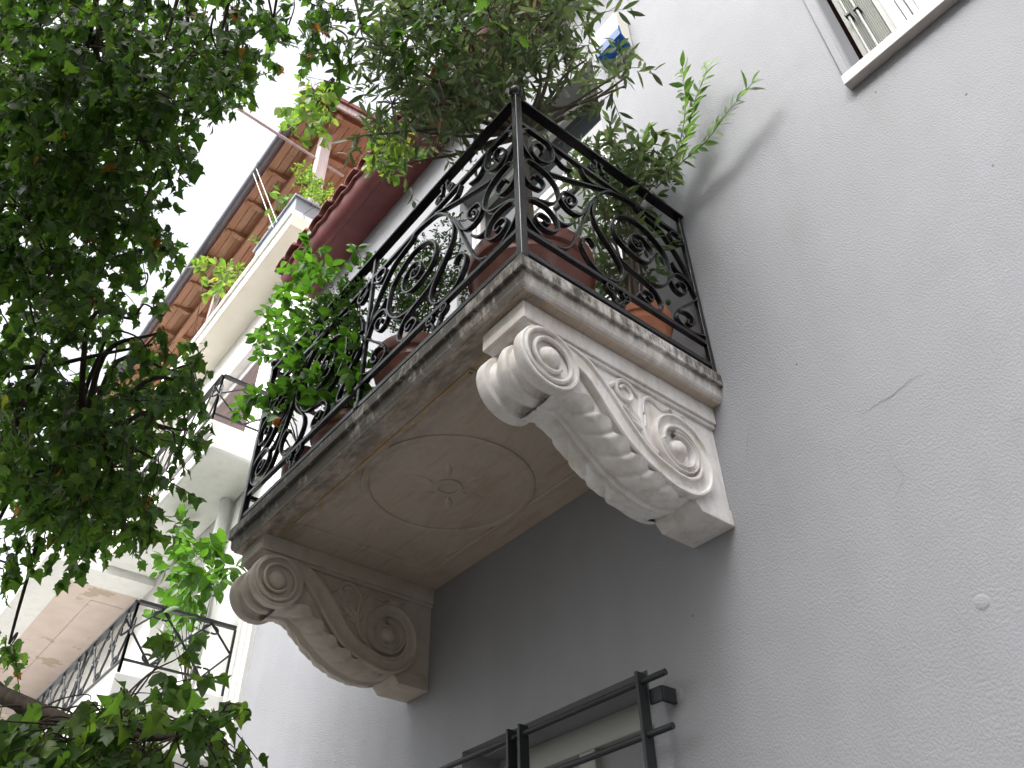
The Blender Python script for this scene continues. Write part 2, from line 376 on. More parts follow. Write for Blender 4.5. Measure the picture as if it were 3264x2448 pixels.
# balcony door (recessed, white)
dr = tag(bpy.data.objects.new('balcony_door', None)); COL.objects.link(dr); dr.parent = house
x0, x1, z0, z1 = DOOR; y = .13
b = MB()
for a, c in ((x0, x0+.07), (x1-.07, x1)): b.box(a, c, y, y+.09, z0, z1)
b.box(x0+.07, x1-.07, y, y+.09, z1-.07, z1); b.box(x0+.07, x1-.07, y+.002, y+.088, 2.28, 2.36)
b.box(x1-.035, x1-.001, y-.02, y-.001, z0, z1); b.box(x0+.001, x0+.035, y-.02, y-.001, z0, z1)
b.build('door_frame', M['paint'], dr, bevel=.006)
MB().box(x0+.07, x1-.07, y+.05, y+.06, 2.36, z1-.07).build('transom_pane', M['glass'], dr)
xm = (x0+x1)/2
for a, c in ((x0+.075, xm-.004), (xm+.004, x1-.075)):
    b = MB()
    for q, r_ in ((a, a+.09), (c-.09, c)): b.box(q, r_, y+.015, y+.075, .02, 2.27)
    for q, r_ in ((.02, .30), (1.0, 1.10), (2.17, 2.27)): b.box(a+.09, c-.09, y+.016, y+.074, q, r_)
    lf = b.build('door_leaf', M['paint'], dr, bevel=.005)
    MB().box(a+.09, c-.09, y+.04, y+.05, .30, 2.17).build('glass_pane', M['glass'], lf)
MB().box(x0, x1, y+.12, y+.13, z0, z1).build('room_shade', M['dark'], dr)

# upper window with folded louvred shutter
wn = tag(bpy.data.objects.new('upper_window', None)); COL.objects.link(wn); wn.parent = house
x0, x1, z0, z1 = WIN
MB().box(x0-.008, x1+.05, -.045, .0, z0-.062, z0-.001).build('window_sill', M['sill'], wn, bevel=.004)
MB().prism([(0,0),(-.012,.0),(-.022,.012),(-.022,.04),(-.010,.052),(0,.052)], z0+.001, z1, 2)
b = MB().prism([(x0-.012, -.012), (x0+.03, -.014), (x0+.042, -.004), (x0+.044, .15), (x0-.012, .15)], z0, z1, 2); b.build('window_jamb', M['plaster'], wn, True, bevel=.008)
b = MB(); b.box(x0+.05, x0+.072, .205, .23, z0+.004, z1); b.box(x0+.19, x0+.22, .205, .23, z0+.004, z1); b.box(x0+.046, x0+.22, .231, .24, z0+.004, z1)
sh = b.build('folded_shutter', M['louvre'], wn)
for k in range(13):
    xx = x0+.076+k*.0085; MB().prism([(xx, .206), (xx+.004, .199), (xx+.0075, .206), (xx+.0075, .229), (xx, .229)], z0+.02, z1-.05, 2).build('louvre_blade', M['louvre'], sh)
for xx, yy in ((x0+.085, .17), (x0+.125, .172)):
    rod = MB().tube([(xx, yy, z0+.02), (xx, yy, z1-.1)], .006, 8).build('bolt_rod', M['louvre'], sh, True)
    for zz in (z0+.10, z0+.22, z0+.62): MB().box(xx-.012, xx+.012, yy-.012, yy+.03, zz, zz+.018).build('bolt_guide', M['iron2'], sh, bevel=.002)
MB().box(x0+.22, x0+.265, .15, .25, z0+.004, z1).build('window_stile', M['flake'], wn, bevel=.004)
MB().box(x0+.270, x0+.292, .135, .25, z0+.003, z1).build('window_stile', M['flake'], wn, bevel=.003)
MB().box(x0+.296, x0+.318, .16, .25, z0+.002, z1).build('window_stile', M['paint'], wn, bevel=.003)
MB().box(x0+.318, x1, .18, .235, z0+.001, z0+.05).build('window_rail', M['iron2'], wn, bevel=.003)
MB().box(x0+.318, x1, .20, .21, z0+.05, z1).build('glass_pane', M['glass'], wn)
# lower window: back of recess
lw = tag(bpy.data.objects.new('ground_window', None)); COL.objects.link(lw); lw.parent = house
x0, x1, z0, z1 = LOW
b = MB().box(x0, x1, .20, .27, z1-.10, z1)
for q in (x0, x0+.5, x1-.09): b.box(q, q+.09, .202, .268, z0, z1-.10)
b.build('window_frame', M['louvre'], lw, bevel=.004)
b = MB()
for q, r_ in ((x0+.09, x0+.5), (x0+.59, x1-.09)): b.box(q, r_, .235, .245, z0, z1-.10)
b.build('window_board', M['plaster'], lw)

# eave: soffit, moulding, barrel tiles
ev = tag(bpy.data.objects.new('eave', None)); COL.objects.link(ev); ev.parent = house
EX0, EX1 = -4.25, 6.2
MB().prism([(-.001,3.93),(-.225,3.925),(-.235,3.905),(-.26,3.90),(-.30,3.915),(-.335,3.95),(-.36,4.0),(-.365,4.05),(.4,4.30),(.4,3.965),(-.001,3.965)], EX0, EX1).build('eave_moulding', M['maroon'], ev, True)
tiles = []
prof_r = .105
def tile_mesh():
    b = MB(); L0, L1 = -.43, .5; seg = 10
    rows = []
    for yv in np.linspace(L0, L1, 5):
        zc = (yv-L0)*.33; r_ = prof_r*(1 - .12*(yv-L0))
        rows.append([(r_*math.cos(a), yv, zc + r_*.80*math.sin(a)) for a in np.linspace(math.pi, 0, seg)] + [((r_-.014)*math.cos(a), yv, zc + (r_-.014)*.80*math.sin(a)) for a in np.linspace(0, math.pi, seg)])
    n_ = 2*seg; vs = [p for r_ in rows for p in r_]
    fs = [(i*n_+k, i*n_+(k+1) % n_, (i+1)*n_+(k+1) % n_, (i+1)*n_+k) for i in range(4) for k in range(n_)]
    fs.append(tuple(range(n_)))
    b.add(vs, fs); return b.mesh('roof_tile')
tm = tile_mesh(); tm.materials.append(M['tile'])
k = 0; xx = EX0+.10
while xx < EX1-.1:
    o = link('roof_tile', tm, None, ev, True); o.location = (xx, random.uniform(-.012, .012), 4.045+random.uniform(-.004, .01)); o.rotation_euler = (random.uniform(-.02, .02), random.uniform(-.05, .05), random.uniform(-.03, .03))
    xx += random.uniform(.205, .225)
# pan course between the covers, wavy lip
xs = np.arange(EX0+.005, EX1, .0265); rows = []
for yv in np.linspace(-.395, .5, 4):
    zc = 4.06+(yv+.43)*.33
    rows.append([(x_, yv, zc - .035*abs(math.sin((x_-EX0-.10)*math.pi/.215))) for x_ in xs])
rows2 = [[(p[0], p[1], p[2]-.014) for p in r_] for r_ in rows]
MB().grid(rows).grid(rows2).grid([rows[0], rows2[0]]).build('pan_tiles', M['tile'], ev, True)
MB().quad((-4.15,.3,4.32),(9,.3,4.32),(9,5,5.6),(-4.15,5,5.6)).build('roof_slope', M['tile'], house)

# ================================================================== IRON WINDOW GRILLE
gr = thing('window_grille', 'dark iron window grille of flat uprights and round bars below the marble balcony', 'grille', loc=(-1.1, -.1, -1.1))
def gpart(b, name, **k): return adopt(b.build(name, M['iron2'], None, **k), gr)
for xx in (-.512, -1.133, -1.203, -1.82):
    gpart(MB().box(xx-.006, xx+.006, -.118, -.072, -2.4, -1.035), 'upright', bevel=.0015)
for k in range(8):
    zz = -1.068-.173*k
    gpart(MB().tube([(-.40, -.095, zz), (-1.165, -.095, zz)], .011, 10), 'bar', smooth=True)
    gpart(MB().tube([(-1.172, -.095, zz), (-1.94, -.095, zz)], .011, 10), 'bar', smooth=True)
for zz in (-1.11, -2.1):
    gpart(MB().box(-.505, -.45, -.072, -.060, zz-.03, zz+.02), 'bracket', bevel=.002)
    gpart(MB().add([(-.462,-.066,zz+.02),(-.444,-.066,zz+.02),(-.444,.02,zz+.02),(-.462,.02,zz+.02),(-.462,-.066,zz-.03),(-.444,-.066,zz-.03),(-.444,.02,zz-.03),(-.462,.02,zz-.03)], [(0,1,2,3),(7,6,5,4),(0,4,5,1),(1,5,6,2),(2,6,7,3),(3,7,4,0)]), 'bracket', bevel=.002)
gpart(MB().lathe([(0,-.006),(.018,-.006),(.03,-.002),(.036,.002)], (-.450,0,-1.115), 1, 14), 'wall_plug', smooth=True).data.materials.clear()
gr.children[-1].data.materials.append(M['plaster'])

# ================================================================== MARBLE BALCONY
balc = thing('marble_balcony', 'carved white marble balcony slab on two scroll brackets on the grey house', 'balcony')
L = 2.197
def ring_profile(pr, name, mat, bevel=0):
    """profile (inset, z) swept round the three free sides of the slab"""
    b = MB(); rows = []
    for d, z in pr: rows.append([(-d, .0, z), (-d, -1+d, z), (-L+d, -1+d, z), (-L+d, .0, z)])
    for i in range(len(rows)-1):
        for j in range(3): b.add([rows[i][j], rows[i][j+1], rows[i+1][j+1], rows[i+1][j]], [(0,1,2,3)])
    b.add(rows[0], [(0,1,2,3)]); b.add(rows[-1], [(3,2,1,0)])
    return b.build(name, mat, balc, True, fix=True)
top = [(.004, 0), (0, -.004), (0, -.056), (.003, -.060), (.013, -.061), (.0145, -.064), (.0135, -.070), (.0150, -.095), (.0180, -.110), (.0235, -.1195), (.030, -.1235)]
sl = ring_profile(top, 'slab', M['slab'])
MB().box(-L+.031, -.031, -.968, -.001, -.1295, -.1238).build('soffit_panel', M['soffit'], balc)
# raised frame and round moulding with flower on the soffit
zs = -.1296
def strip2d(P, h, wd, name, mat, closed=False, parent=balc):
    P = np.array(P, float)
    if closed: P = np.vstack([P, P[:1]])
    T = np.gradient(P, axis=0)
    if closed: T[0] = T[-1] = P[1]-P[-2]
    N = np.stack([-T[:, 1], T[:, 0]], 1); N /= np.linalg.norm(N, axis=1)[:, None]
    pr = [(-1, 0), (-.92, .75), (-.6, 1), (.6, 1), (.92, .75), (1, 0)]
    rows = [[(p[0]+n_[0]*wd*u, p[1]+n_[1]*wd*u, zs-h*v) for u, v in pr] for p, n_ in zip(P, N)]
    return MB().grid(rows).build(name, mat, parent, True)
CX, CY, CR = -1.108, -.492, .352
for a, c in (((-1.755, -.862), (-.455, -.862)), ((-1.755, -.132), (-.455, -.132)), ((-1.755, -.875), (-1.755, -.12)), ((-.455, -.875), (-.455, -.12))):
    strip2d([a, c], .007, .013, 'soffit_moulding', M['soffit'])
th = np.linspace(0, 2*math.pi, 73)[:-1]
strip2d([(CX+CR*math.cos(t), CY+CR*math.sin(t)) for t in th], .008, .017, 'soffit_ring', M['soffit'], True)
strip2d([(CX+.052*math.cos(t), CY+.052*math.sin(t)) for t in th[::2]], .007, .009, 'rosette_ring', M['soffit'], True)
for k in range(6):
    a = k*math.pi/3+.42; n_ = 14; rows = []
    for i in range(n_):
        t = i/(n_-1); rr = .075+.105*t; wd = .026*math.sin(math.pi*min(1, .25+.75*(1-t)))*(1-t)**.55+.0008
        hh = .009*(1-t)**.6
        rows.append([(CX+rr*math.cos(a)-u*wd*math.sin(a), CY+rr*math.sin(a)+u*wd*math.cos(a), zs-hh*(1-u*u)**.7+.0003) for u in np.linspace(-1, 1, 7)])
    MB().grid(rows).build('rosette_petal', M['soffit'], balc, True)

# ---- console brackets
XN, XF = -.067, -.287                       # near and far faces of the first bracket
def make_console():
    c = bpy.data.objects.new('console', None); COL.objects.link(c); c.parent = balc
    mm = M['marble']
    # abacus with fillet
    b = MB().prism([(-.001,-.1300),(-.940,-.1300),(-.940,-.205),(-.001,-.205)], XN, XF); b.build('abacus', mm, c, bevel=.003)
    MB().prism([(-.001,-.2055),(-.925,-.2055),(-.918,-.214),(-.905,-.222),(-.001,-.222)], XN-.010, XF+.010).build('fillet', mm, c, bevel=.002)
    under = spline([(-.80,-.43),(-.735,-.418),(-.67,-.44),(-.60,-.495),(-.52,-.548),(-.44,-.587),(-.36,-.607),(-.28,-.606),(-.215,-.585)], 6)
    xs0, xs1 = XN-.022, XF+.022
    core = [(-.001,-.2225),(-.80,-.2225)] + [tuple(p) for p in under] + [(-.200,-.600),(-.165,-.6405),(-.001,-.6405)]
    MB().prism(core, xs0, xs1).build('body', mm, c, bevel=.002)
    MB().prism([(-.001,-.6402),(-.165,-.6402),(-.198,-.606),(-.20,-.575),(-.001,-.575)], XN-.016, XF+.016).build('foot_block', mm, c, bevel=.003)
    # acanthus leaf under the S
    path = resample(spline([(-.815,-.447),(-.735,-.425),(-.67,-.447),(-.60,-.502),(-.52,-.556),(-.44,-.594),(-.36,-.614),(-.28,-.614),(-.205,-.592),(-.170,-.570)], 8), 120)
    T = np.gradient(path, axis=0); N = np.stack([T[:, 1], -T[:, 0]], 1); N /= np.linalg.norm(N, axis=1)[:, None]
    N[N[:, 1] > 0] *= -1
    rows = []; xm = (XN+XF)/2
    for i, (p, nn) in enumerate(zip(path, N)):
        s = i/119; row = []
        env = math.sin(math.pi*min(1, max(0, .06+.93*s)))**.5
        for t in np.linspace(-1, 1, 41):
            a = abs(t); ph = s*8.0 - .95*a
            lob = abs(math.sin(math.pi*ph))
            hw = (.092+.020*lob**.6*a) * (.80+.28*env)
            bul = .034*env*(1-a**2.2)
            rib = .015*(lob**.45-.6)*min(1, a*1.7) + .012*math.exp(-(t/.05)**2) - .007*math.exp(-((a-.13)/.06)**2)
            lift = -.020*max(0, a-.82)/.18 + .010*math.sin(2*math.pi*(ph+.2))*max(0, a-.55)/.45
            h = bul+rib*env+lift
            row.append((xm+t*hw, p[0]+nn[0]*h, p[1]+nn[1]*h))
        rows.append(row)
    o = MB().grid(rows).build('acanthus_leaf', mm, c, 'all')
    # front volute: a roll across the bracket with waist and bead
    vy, vz = -.838, -.335
    R1 = .124
    def face(sgn, x):                        # rings on a flat end, sgn +1 towards +x
        return [(.0, x+sgn*.024), (.018, x+sgn*.022), (.034, x+sgn*.014), (.042, x+sgn*.001), (.044, x-sgn*.010), (.050, x-sgn*.010), (.085, x-sgn*.006), (.106, x+sgn*.000), (.112, x+sgn*.008), (.120, x+sgn*.008), (R1, x+sgn*.004)]
    pr = face(1, XN) + [(R1, XN-.030), (R1-.004, XN-.036), (R1-.022, XN-.040), (R1-.032, XN-.060), (R1-.026, XN-.084), (R1-.014, XN-.088), (R1-.010, XN-.097), (R1-.006, XN-.110), (R1-.010, XN-.123), (R1-.014, XN-.132), (R1-.026, XN-.136), (R1-.032, XN-.160), (R1-.022, XN-.180), (R1-.004, XN-.184), (R1, XN-.190)] + face(-1, XF)[::-1]
    MB().lathe(pr, (0, vy, vz), 0, 56).build('front_volute', mm, c, True)
    # lower volute discs on both cheeks + S band + floral relief
    tp = [(-.880,-.225),(-.832,-.210),(-.765,-.205),(-.708,-.218),(-.659,-.243),(-.611,-.283),(-.557,-.338),(-.512,-.395),(-.459,-.454),(-.406,-.503)]
    bt = [(-.860,-.262),(-.815,-.258),(-.760,-.275),(-.712,-.303),(-.662,-.350),(-.607,-.420),(-.555,-.482),(-.503,-.532),(-.447,-.567),(-.380,-.594)]
    cy, cz = -.247, -.428
    ro = lambda d_: np.interp(d_, [-125, -100, -45, 0, 90, 180, 270, 360, 450, 540], [.205, .190, .176, .157, .147, .118, .100, .088, .074, .058])
    for d_ in range(-112, 470, 9):
        a_ = math.radians(d_); r1 = ro(d_); r2 = max(ro(d_+360)+.006, r1*.60) if d_ < 170 else r1*.72
        bt.append((cy+r1*math.cos(a_), cz+r1*math.sin(a_))); tp.append((cy+r2*math.cos(a_), cz+r2*math.sin(a_)))
    A_, B_ = spline(tp, 2), spline(bt, 2)
    for sgn, xf in ((1, xs0), (-1, xs1)):
        rows = []
        for i, (p, q) in enumerate(zip(A_, B_)):
            tap = min(1, i/8)
            rows.append([(xf+sgn*h*tap+sgn*.0005, *(p+(q-p)*u)) for u, h in ((0,0),(.0,.022),(.06,.028),(.16,.028),(.22,.018),(.5,.013),(.78,.018),(.84,.028),(.94,.028),(1,.022),(1,0))])
        MB().grid(rows).build('scroll_band', mm, c, True)
        x = xf
        MB().lathe([(0, x+sgn*.036), (.016, x+sgn*.034), (.030, x+sgn*.026), (.038, x+sgn*.012), (.040, x)], (0, cy, cz), 0, 36).build('volute_boss', mm, c, True)
        # spiral ridge on the front volute cheek
        sp_ = [(vy+r_*math.cos(a), vz+r_*math.sin(a)) for a, r_ in zip(np.linspace(math.radians(75), math.radians(75+610), 70), np.interp(np.linspace(0, 1, 70), [0, .35, 1], [.112, .094, .052]))]
        xv = XN if sgn > 0 else XF
        MB().tube([(xv+sgn*.004, a, b_) for a, b_ in sp_], np.linspace(.0095, .0075, 70), 8).build('volute_spiral', mm, c, True)
        def rel(P, r0, r1, name='tendril'):
            Q = spline(P, 6); rr = np.linspace(r0, r1, len(Q))
            MB().tube([(xf+sgn*.003, a, b_) for a, b_ in Q], rr, 8).build(name, mm, c, True)
        aa = np.linspace(0, 2*math.pi*1.35, 26); rad = np.linspace(.052, .022, 26)
        rel([(-.478-.0+r_*math.cos(a+.6), -.280+r_*math.sin(a+.6)) for a, r_ in zip(aa, rad)], .0105, .007)
        rel([(-.435,-.250),(-.408,-.275),(-.412,-.332),(-.415,-.395),(-.395,-.46),(-.36,-.49)], .009, .014, 'stem')
        rel([(-.655,-.245),(-.625,-.247),(-.604,-.272),(-.585,-.292),(-.555,-.290),(-.53,-.268)], .005, .010)
        rel([(-.402,-.335),(-.388,-.275),(-.362,-.247),(-.335,-.245),(-.312,-.258),(-.285,-.262),(-.255,-.246)], .010, .007)
        for k, (ya, za, ang, ln) in enumerate(((-.25,-.246,-.30,.085),(-.245,-.254,-.50,.075),(-.415,-.40,1.95,.085),(-.42,-.41,2.25,.10),(-.405,-.40,1.1,.06),(-.41,-.42,2.5,.07))):
            n_ = 10; rows = []
            for i in range(n_):
                t = i/(n_-1); wd = .012*math.sin(math.pi*min(1, .12+.88*t))+.0006; cu = ang+.35*t
                py_, pz_ = ya+ln*t*math.cos(cu), za+ln*t*math.sin(cu)
                rows.append([(xf+sgn*(.0005+.013*math.sqrt(max(0, 1-u*u))), py_-u*wd*math.sin(cu), pz_+u*wd*math.cos(cu)) for u in np.linspace(-1, 1, 7)])
            MB().grid(rows).build('relief_petal', mm, c, True)
    return c
con1 = make_console()
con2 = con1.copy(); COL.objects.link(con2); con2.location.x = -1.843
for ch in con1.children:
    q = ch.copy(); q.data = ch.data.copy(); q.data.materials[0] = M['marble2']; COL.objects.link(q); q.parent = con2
# ================================================================== WROUGHT IRON RAILING
SCROLLS = {
    's1': [(0.117,0.696),(0.129,0.725),(0.12,0.747),(0.096,0.743),(0.072,0.707),(0.065,0.666),(0.081,0.64),(0.112,0.637),(0.15,0.66),(0.177,0.706),(0.18,0.757),(0.158,0.798),(0.124,0.819),(0.08,0.818),(0.043,0.793),(0.018,0.754),(0.013,0.701),(0.025,0.65),(0.048,0.621),(0.07,0.598)],
    's1t': [(0.174,0.783),(0.19,0.749),(0.206,0.723),(0.235,0.709),(0.275,0.723)],
    's2': [(0.065,0.495),(0.077,0.52),(0.094,0.517),(0.112,0.509),(0.117,0.486),(0.1,0.449),(0.066,0.436),(0.03,0.445),(0.013,0.49),(0.016,0.535),(0.033,0.573),(0.062,0.591),(0.107,0.588),(0.152,0.569),(0.181,0.536),(0.192,0.49),(0.182,0.451),(0.149,0.406),(0.103,0.382),(0.063,0.365),(0.031,0.341),(0.017,0.316)],
    's3': [(0.102,0.266),(0.11,0.257),(0.127,0.266),(0.132,0.288),(0.113,0.3),(0.083,0.293),(0.065,0.262),(0.072,0.237),(0.099,0.224),(0.139,0.234),(0.17,0.266),(0.175,0.301),(0.158,0.336),(0.125,0.36),(0.083,0.358),(0.047,0.347),(0.023,0.322),(0.012,0.286),(0.014,0.245),(0.031,0.215),(0.06,0.186),(0.099,0.162),(0.131,0.164)],
    's3t': [(0.16,0.329),(0.185,0.321),(0.22,0.334),(0.258,0.38)],
    'bar': [(0.15,0.595),(0.244,0.639),(0.347,0.692),(0.503,0.776)],
    'bart': [(0.335,0.786),(0.352,0.748),(0.385,0.734),(0.429,0.744)],
    'crest': [(0.163,0.166),(0.197,0.183),(0.227,0.219),(0.257,0.282),(0.288,0.366),(0.322,0.46),(0.356,0.551),(0.392,0.633),(0.434,0.702),(0.493,0.762),(0.568,0.787),(0.643,0.799),(0.663,0.774),(0.735,0.756),(0.797,0.735),(0.845,0.685),(0.886,0.628),(0.923,0.555),(0.935,0.491)],
    's4': [(0.242,0.49),(0.256,0.512),(0.243,0.516),(0.224,0.482),(0.235,0.465),(0.255,0.476),(0.274,0.496),(0.284,0.524),(0.27,0.547),(0.237,0.544),(0.213,0.525),(0.202,0.484),(0.214,0.452),(0.244,0.437),(0.283,0.444),(0.315,0.478),(0.343,0.542),(0.372,0.603)],
    'j': [(0.402,0.652),(0.384,0.602),(0.37,0.538),(0.378,0.474),(0.408,0.42),(0.454,0.362),(0.488,0.314),(0.502,0.265),(0.487,0.216),(0.45,0.182),(0.402,0.17),(0.356,0.177),(0.318,0.21),(0.292,0.256),(0.292,0.298),(0.311,0.329),(0.339,0.339),(0.356,0.313)],
    'k': [(0.437,0.409),(0.471,0.361),(0.508,0.333),(0.564,0.317),(0.612,0.306),(0.653,0.291),(0.633,0.312),(0.663,0.288),(0.692,0.258),(0.706,0.22),(0.693,0.182),(0.657,0.161),(0.618,0.173),(0.587,0.188),(0.585,0.211),(0.607,0.235),(0.638,0.241),(0.657,0.228),(0.648,0.206),(0.635,0.202),(0.622,0.213)],
    'l': [(0.589,0.316),(0.618,0.31),(0.666,0.317),(0.722,0.339),(0.772,0.388),(0.804,0.453),(0.803,0.523),(0.788,0.59),(0.745,0.629),(0.691,0.663),(0.619,0.67),(0.553,0.645),(0.51,0.609),(0.483,0.546),(0.489,0.492),(0.517,0.452),(0.565,0.43),(0.624,0.424),(0.67,0.442),(0.702,0.49),(0.702,0.545),(0.675,0.573),(0.642,0.587),(0.606,0.572),(0.581,0.536),(0.583,0.494),(0.611,0.481),(0.644,0.504),(0.645,0.538),(0.626,0.543)],
    's7': [(0.943,0.754),(0.895,0.715),(0.864,0.729),(0.856,0.764),(0.879,0.793),(0.91,0.799),(0.93,0.781),(0.917,0.751),(0.891,0.744)],
    's8t': [(0.831,0.554),(0.848,0.523),(0.883,0.512),(0.921,0.498)],
    's8': [(0.95,0.418),(0.933,0.46),(0.902,0.491),(0.861,0.497),(0.821,0.471),(0.801,0.417),(0.818,0.381),(0.854,0.376),(0.883,0.405),(0.891,0.441),(0.868,0.456),(0.844,0.436),(0.852,0.42)],
    's9': [(0.944,0.193),(0.884,0.171),(0.831,0.171),(0.795,0.188),(0.793,0.225),(0.826,0.26),(0.865,0.272),(0.89,0.257),(0.891,0.228),(0.866,0.204),(0.849,0.207),(0.862,0.234)],
    's9b': [(0.949,0.405),(0.887,0.339),(0.826,0.279),(0.795,0.231)],
}
rail = thing('balcony_railing', 'glossy black wrought iron railing with large scrolls on the marble balcony', 'railing')
RZ = .0
def bar_mesh(P2, th=.0095, dp=.022, name='scroll', taper=False):
    """flat bar following a 2-D path in local X/Z, depth along local Y"""
    P = np.array(P2); T = np.gradient(P, axis=0); T /= np.linalg.norm(T, axis=1)[:, None]+1e-9
    N = np.stack([-T[:, 1], T[:, 0]], 1); rows = []
    sec = [(-.5,-.38),(-.38,-.5),(.38,-.5),(.5,-.38),(.5,.38),(.38,.5),(-.38,.5),(-.5,.38)]
    for i, (p, n_) in enumerate(zip(P, N)):
        rows.append([(p[0]+n_[0]*th*u, dp*v, p[1]+n_[1]*th*u) for u, v in sec])
    k = len(sec); vs = [q for r_ in rows for q in r_]
    fs = [(i*k+j, i*k+(j+1) % k, (i+1)*k+(j+1) % k, (i+1)*k+j) for i in range(len(P)-1) for j in range(k)] + [tuple(range(k)), tuple((len(P)-1)*k+j for j in range(k-1, -1, -1))]
    b = MB().add(vs, fs); me = b.mesh(name)
    bm = bmesh.new(); bm.from_mesh(me); bmesh.ops.recalc_face_normals(bm, faces=bm.faces); bm.to_mesh(me); bm.free()
    me.materials.append(M['iron']); return me
PANEL = [('scroll', bar_mesh(resample(spline(v, 5), max(16, len(v)*4)))) for v in SCROLLS.values()]
# S pairs between the double rails
def curl(cx, cz, r0, r1, a0, turns, n_=26):
    a = a0+np.linspace(0, 2*math.pi*turns, n_); r_ = np.linspace(r0, r1, n_); return [(cx+q*math.cos(t), cz+q*math.sin(t)) for t, q in zip(a, r_)]
def s_pair(u, z0, h, flip):
    out = []
    for s in (-1, 1):
        big = curl(s*.038, .035*flip, .004, .026, 0.3 if s > 0 else math.pi-.3, (1.35 if s > 0 else -1.35)*(-flip))
        sm = curl(s*.014, -.030*flip, .012, .003, (math.pi/2)*flip, (1.1 if s > 0 else -1.1)*(-flip))
        out.append(bar_mesh(resample(np.array([(u+x_, z0+z_) for x_, z_ in big+sm]), 64), .0085, .020, 'small_scroll'))
    return [('small_scroll', q) for q in out]
PANEL += s_pair(.455, .092, .1, 1) + s_pair(.445, .885, .1, -1)
def knot():
    b = MB()
    for k in range(5):
        a = k*2*math.pi/5; b.lathe([(0,-.009),(.007,-.007),(.0095,0),(.007,.007),(0,.009)], (.617+.011*math.cos(a), .0, .525+.011*math.sin(a)), 1, 8)
    b.lathe([(0,-.016),(.009,-.012),(.012,0),(.009,.012),(0,.016)], (.617, 0, .525), 1, 10); me = b.mesh('knot'); me.materials.append(M['iron']); return me
PANEL.append(('knot', knot()))
KX = 1.052/.965
def place_panel(loc, rz, sx):
    for nm, me in PANEL:
        o = link(nm, me, None, rail, True); o.location = loc; o.rotation_euler = (0, 0, rz); o.scale = (sx, 1, 1)
XE, YE, XFAR = -.016, -.98, -2.12
place_panel((XE, YE, 0), math.pi/2, 1.0)
place_panel((XE, YE, 0), math.pi, KX)
place_panel((XFAR, YE, 0), 0.0, KX)
def rbar(x0, x1, y0, y1, z0, z1, name, bevel=.002): return MB().box(x0, x1, y0, y1, z0, z1).build(name, M['iron'], rail, bevel=bevel)
# posts
rbar(XE-.015, XE+.015, YE-.015, YE+.015, 0.0, .985, 'corner_post', .003)
rbar(XFAR-.015, XFAR+.015, YE-.015, YE+.015, 0.0, .985, 'corner_post', .003)
for (x, y) in ((XE, -.022), (XFAR, -.022)): rbar(x-.011, x+.011, y-.011, y+.011, .0, .955, 'wall_post', .003)
XM = (XE+XFAR)/2
rbar(XM-.009, XM+.009, YE-.009, YE+.009, .0, .955, 'middle_post', .002)
for zz in (.155, .045): rbar(XM-.016, XM+.016, YE-.014, YE+.014, zz-.02, zz+.02, 'collar', .004)
for (x, y) in ((XE, YE), (XFAR, YE)):
    MB().lathe([(0.0, .984), (.020, .984), (.016, .990), (.014, .995), (.020, 1.002), (.027, 1.013), (.0295, 1.026), (.027, 1.039), (.018, 1.051), (.0, 1.056)], (x, y, 0), 2, 24).build('ball_finial', M['iron'], rail, 'all')
# handrail: wider flat bar with rounded top; slimmer rails below
hp = [(-.020,.953),(.020,.953),(.022,.960),(.018,.972),(.009,.978),(-.009,.978),(-.018,.972),(-.022,.960)]
MB().prism([(XE+a, z) for a, z in hp], YE+.015, -.006, 1).build('handrail', M['iron'], rail, True)
MB().prism([(XFAR+a, z) for a, z in hp], YE+.015, -.006, 1).build('handrail', M['iron'], rail, True)
MB().prism([(YE+a, z) for a, z in hp], XFAR+.015, XE-.015, 0).build('handrail', M['iron'], rail, True)
for zc, h in ((.808, .010), (.153, .011), (.034, .012)):
    wy = .010
    rbar(XE-wy, XE+wy, YE+.0155, -.0335, zc-h, zc+h, 'rail'); rbar(XFAR-wy, XFAR+wy, YE+.0155, -.0335, zc-h, zc+h, 'rail')
    rbar(XFAR+.0155, XM-.0095, YE-wy, YE+wy, zc-h, zc+h, 'rail'); rbar(XM+.0095, XE-.0155, YE-wy, YE+wy, zc-h, zc+h, 'rail')

# ================================================================== ALARM BOX
al = thing('alarm_box', 'cream alarm siren box with a blue lens high on the grey wall', 'alarm box', loc=(-.16, 0, 2.8))
b = MB().prism([(-.001,2.95),(-.10,2.93),(-.118,2.90),(-.118,2.70),(-.105,2.655),(-.06,2.60),(-.001,2.59)], -.27, -.06)
adopt(b.build('case', M['plastic'], None, bevel=.012), al)
b = MB().prism([(-.122,2.745),(-.122,2.700),(-.108,2.651),(-.062,2.596),(-.03,2.592),(-.03,2.62),(-.09,2.66),(-.10,2.745)], -.255, -.0575)
adopt(b.build('lens', M['blue'], None, bevel=.006), al)

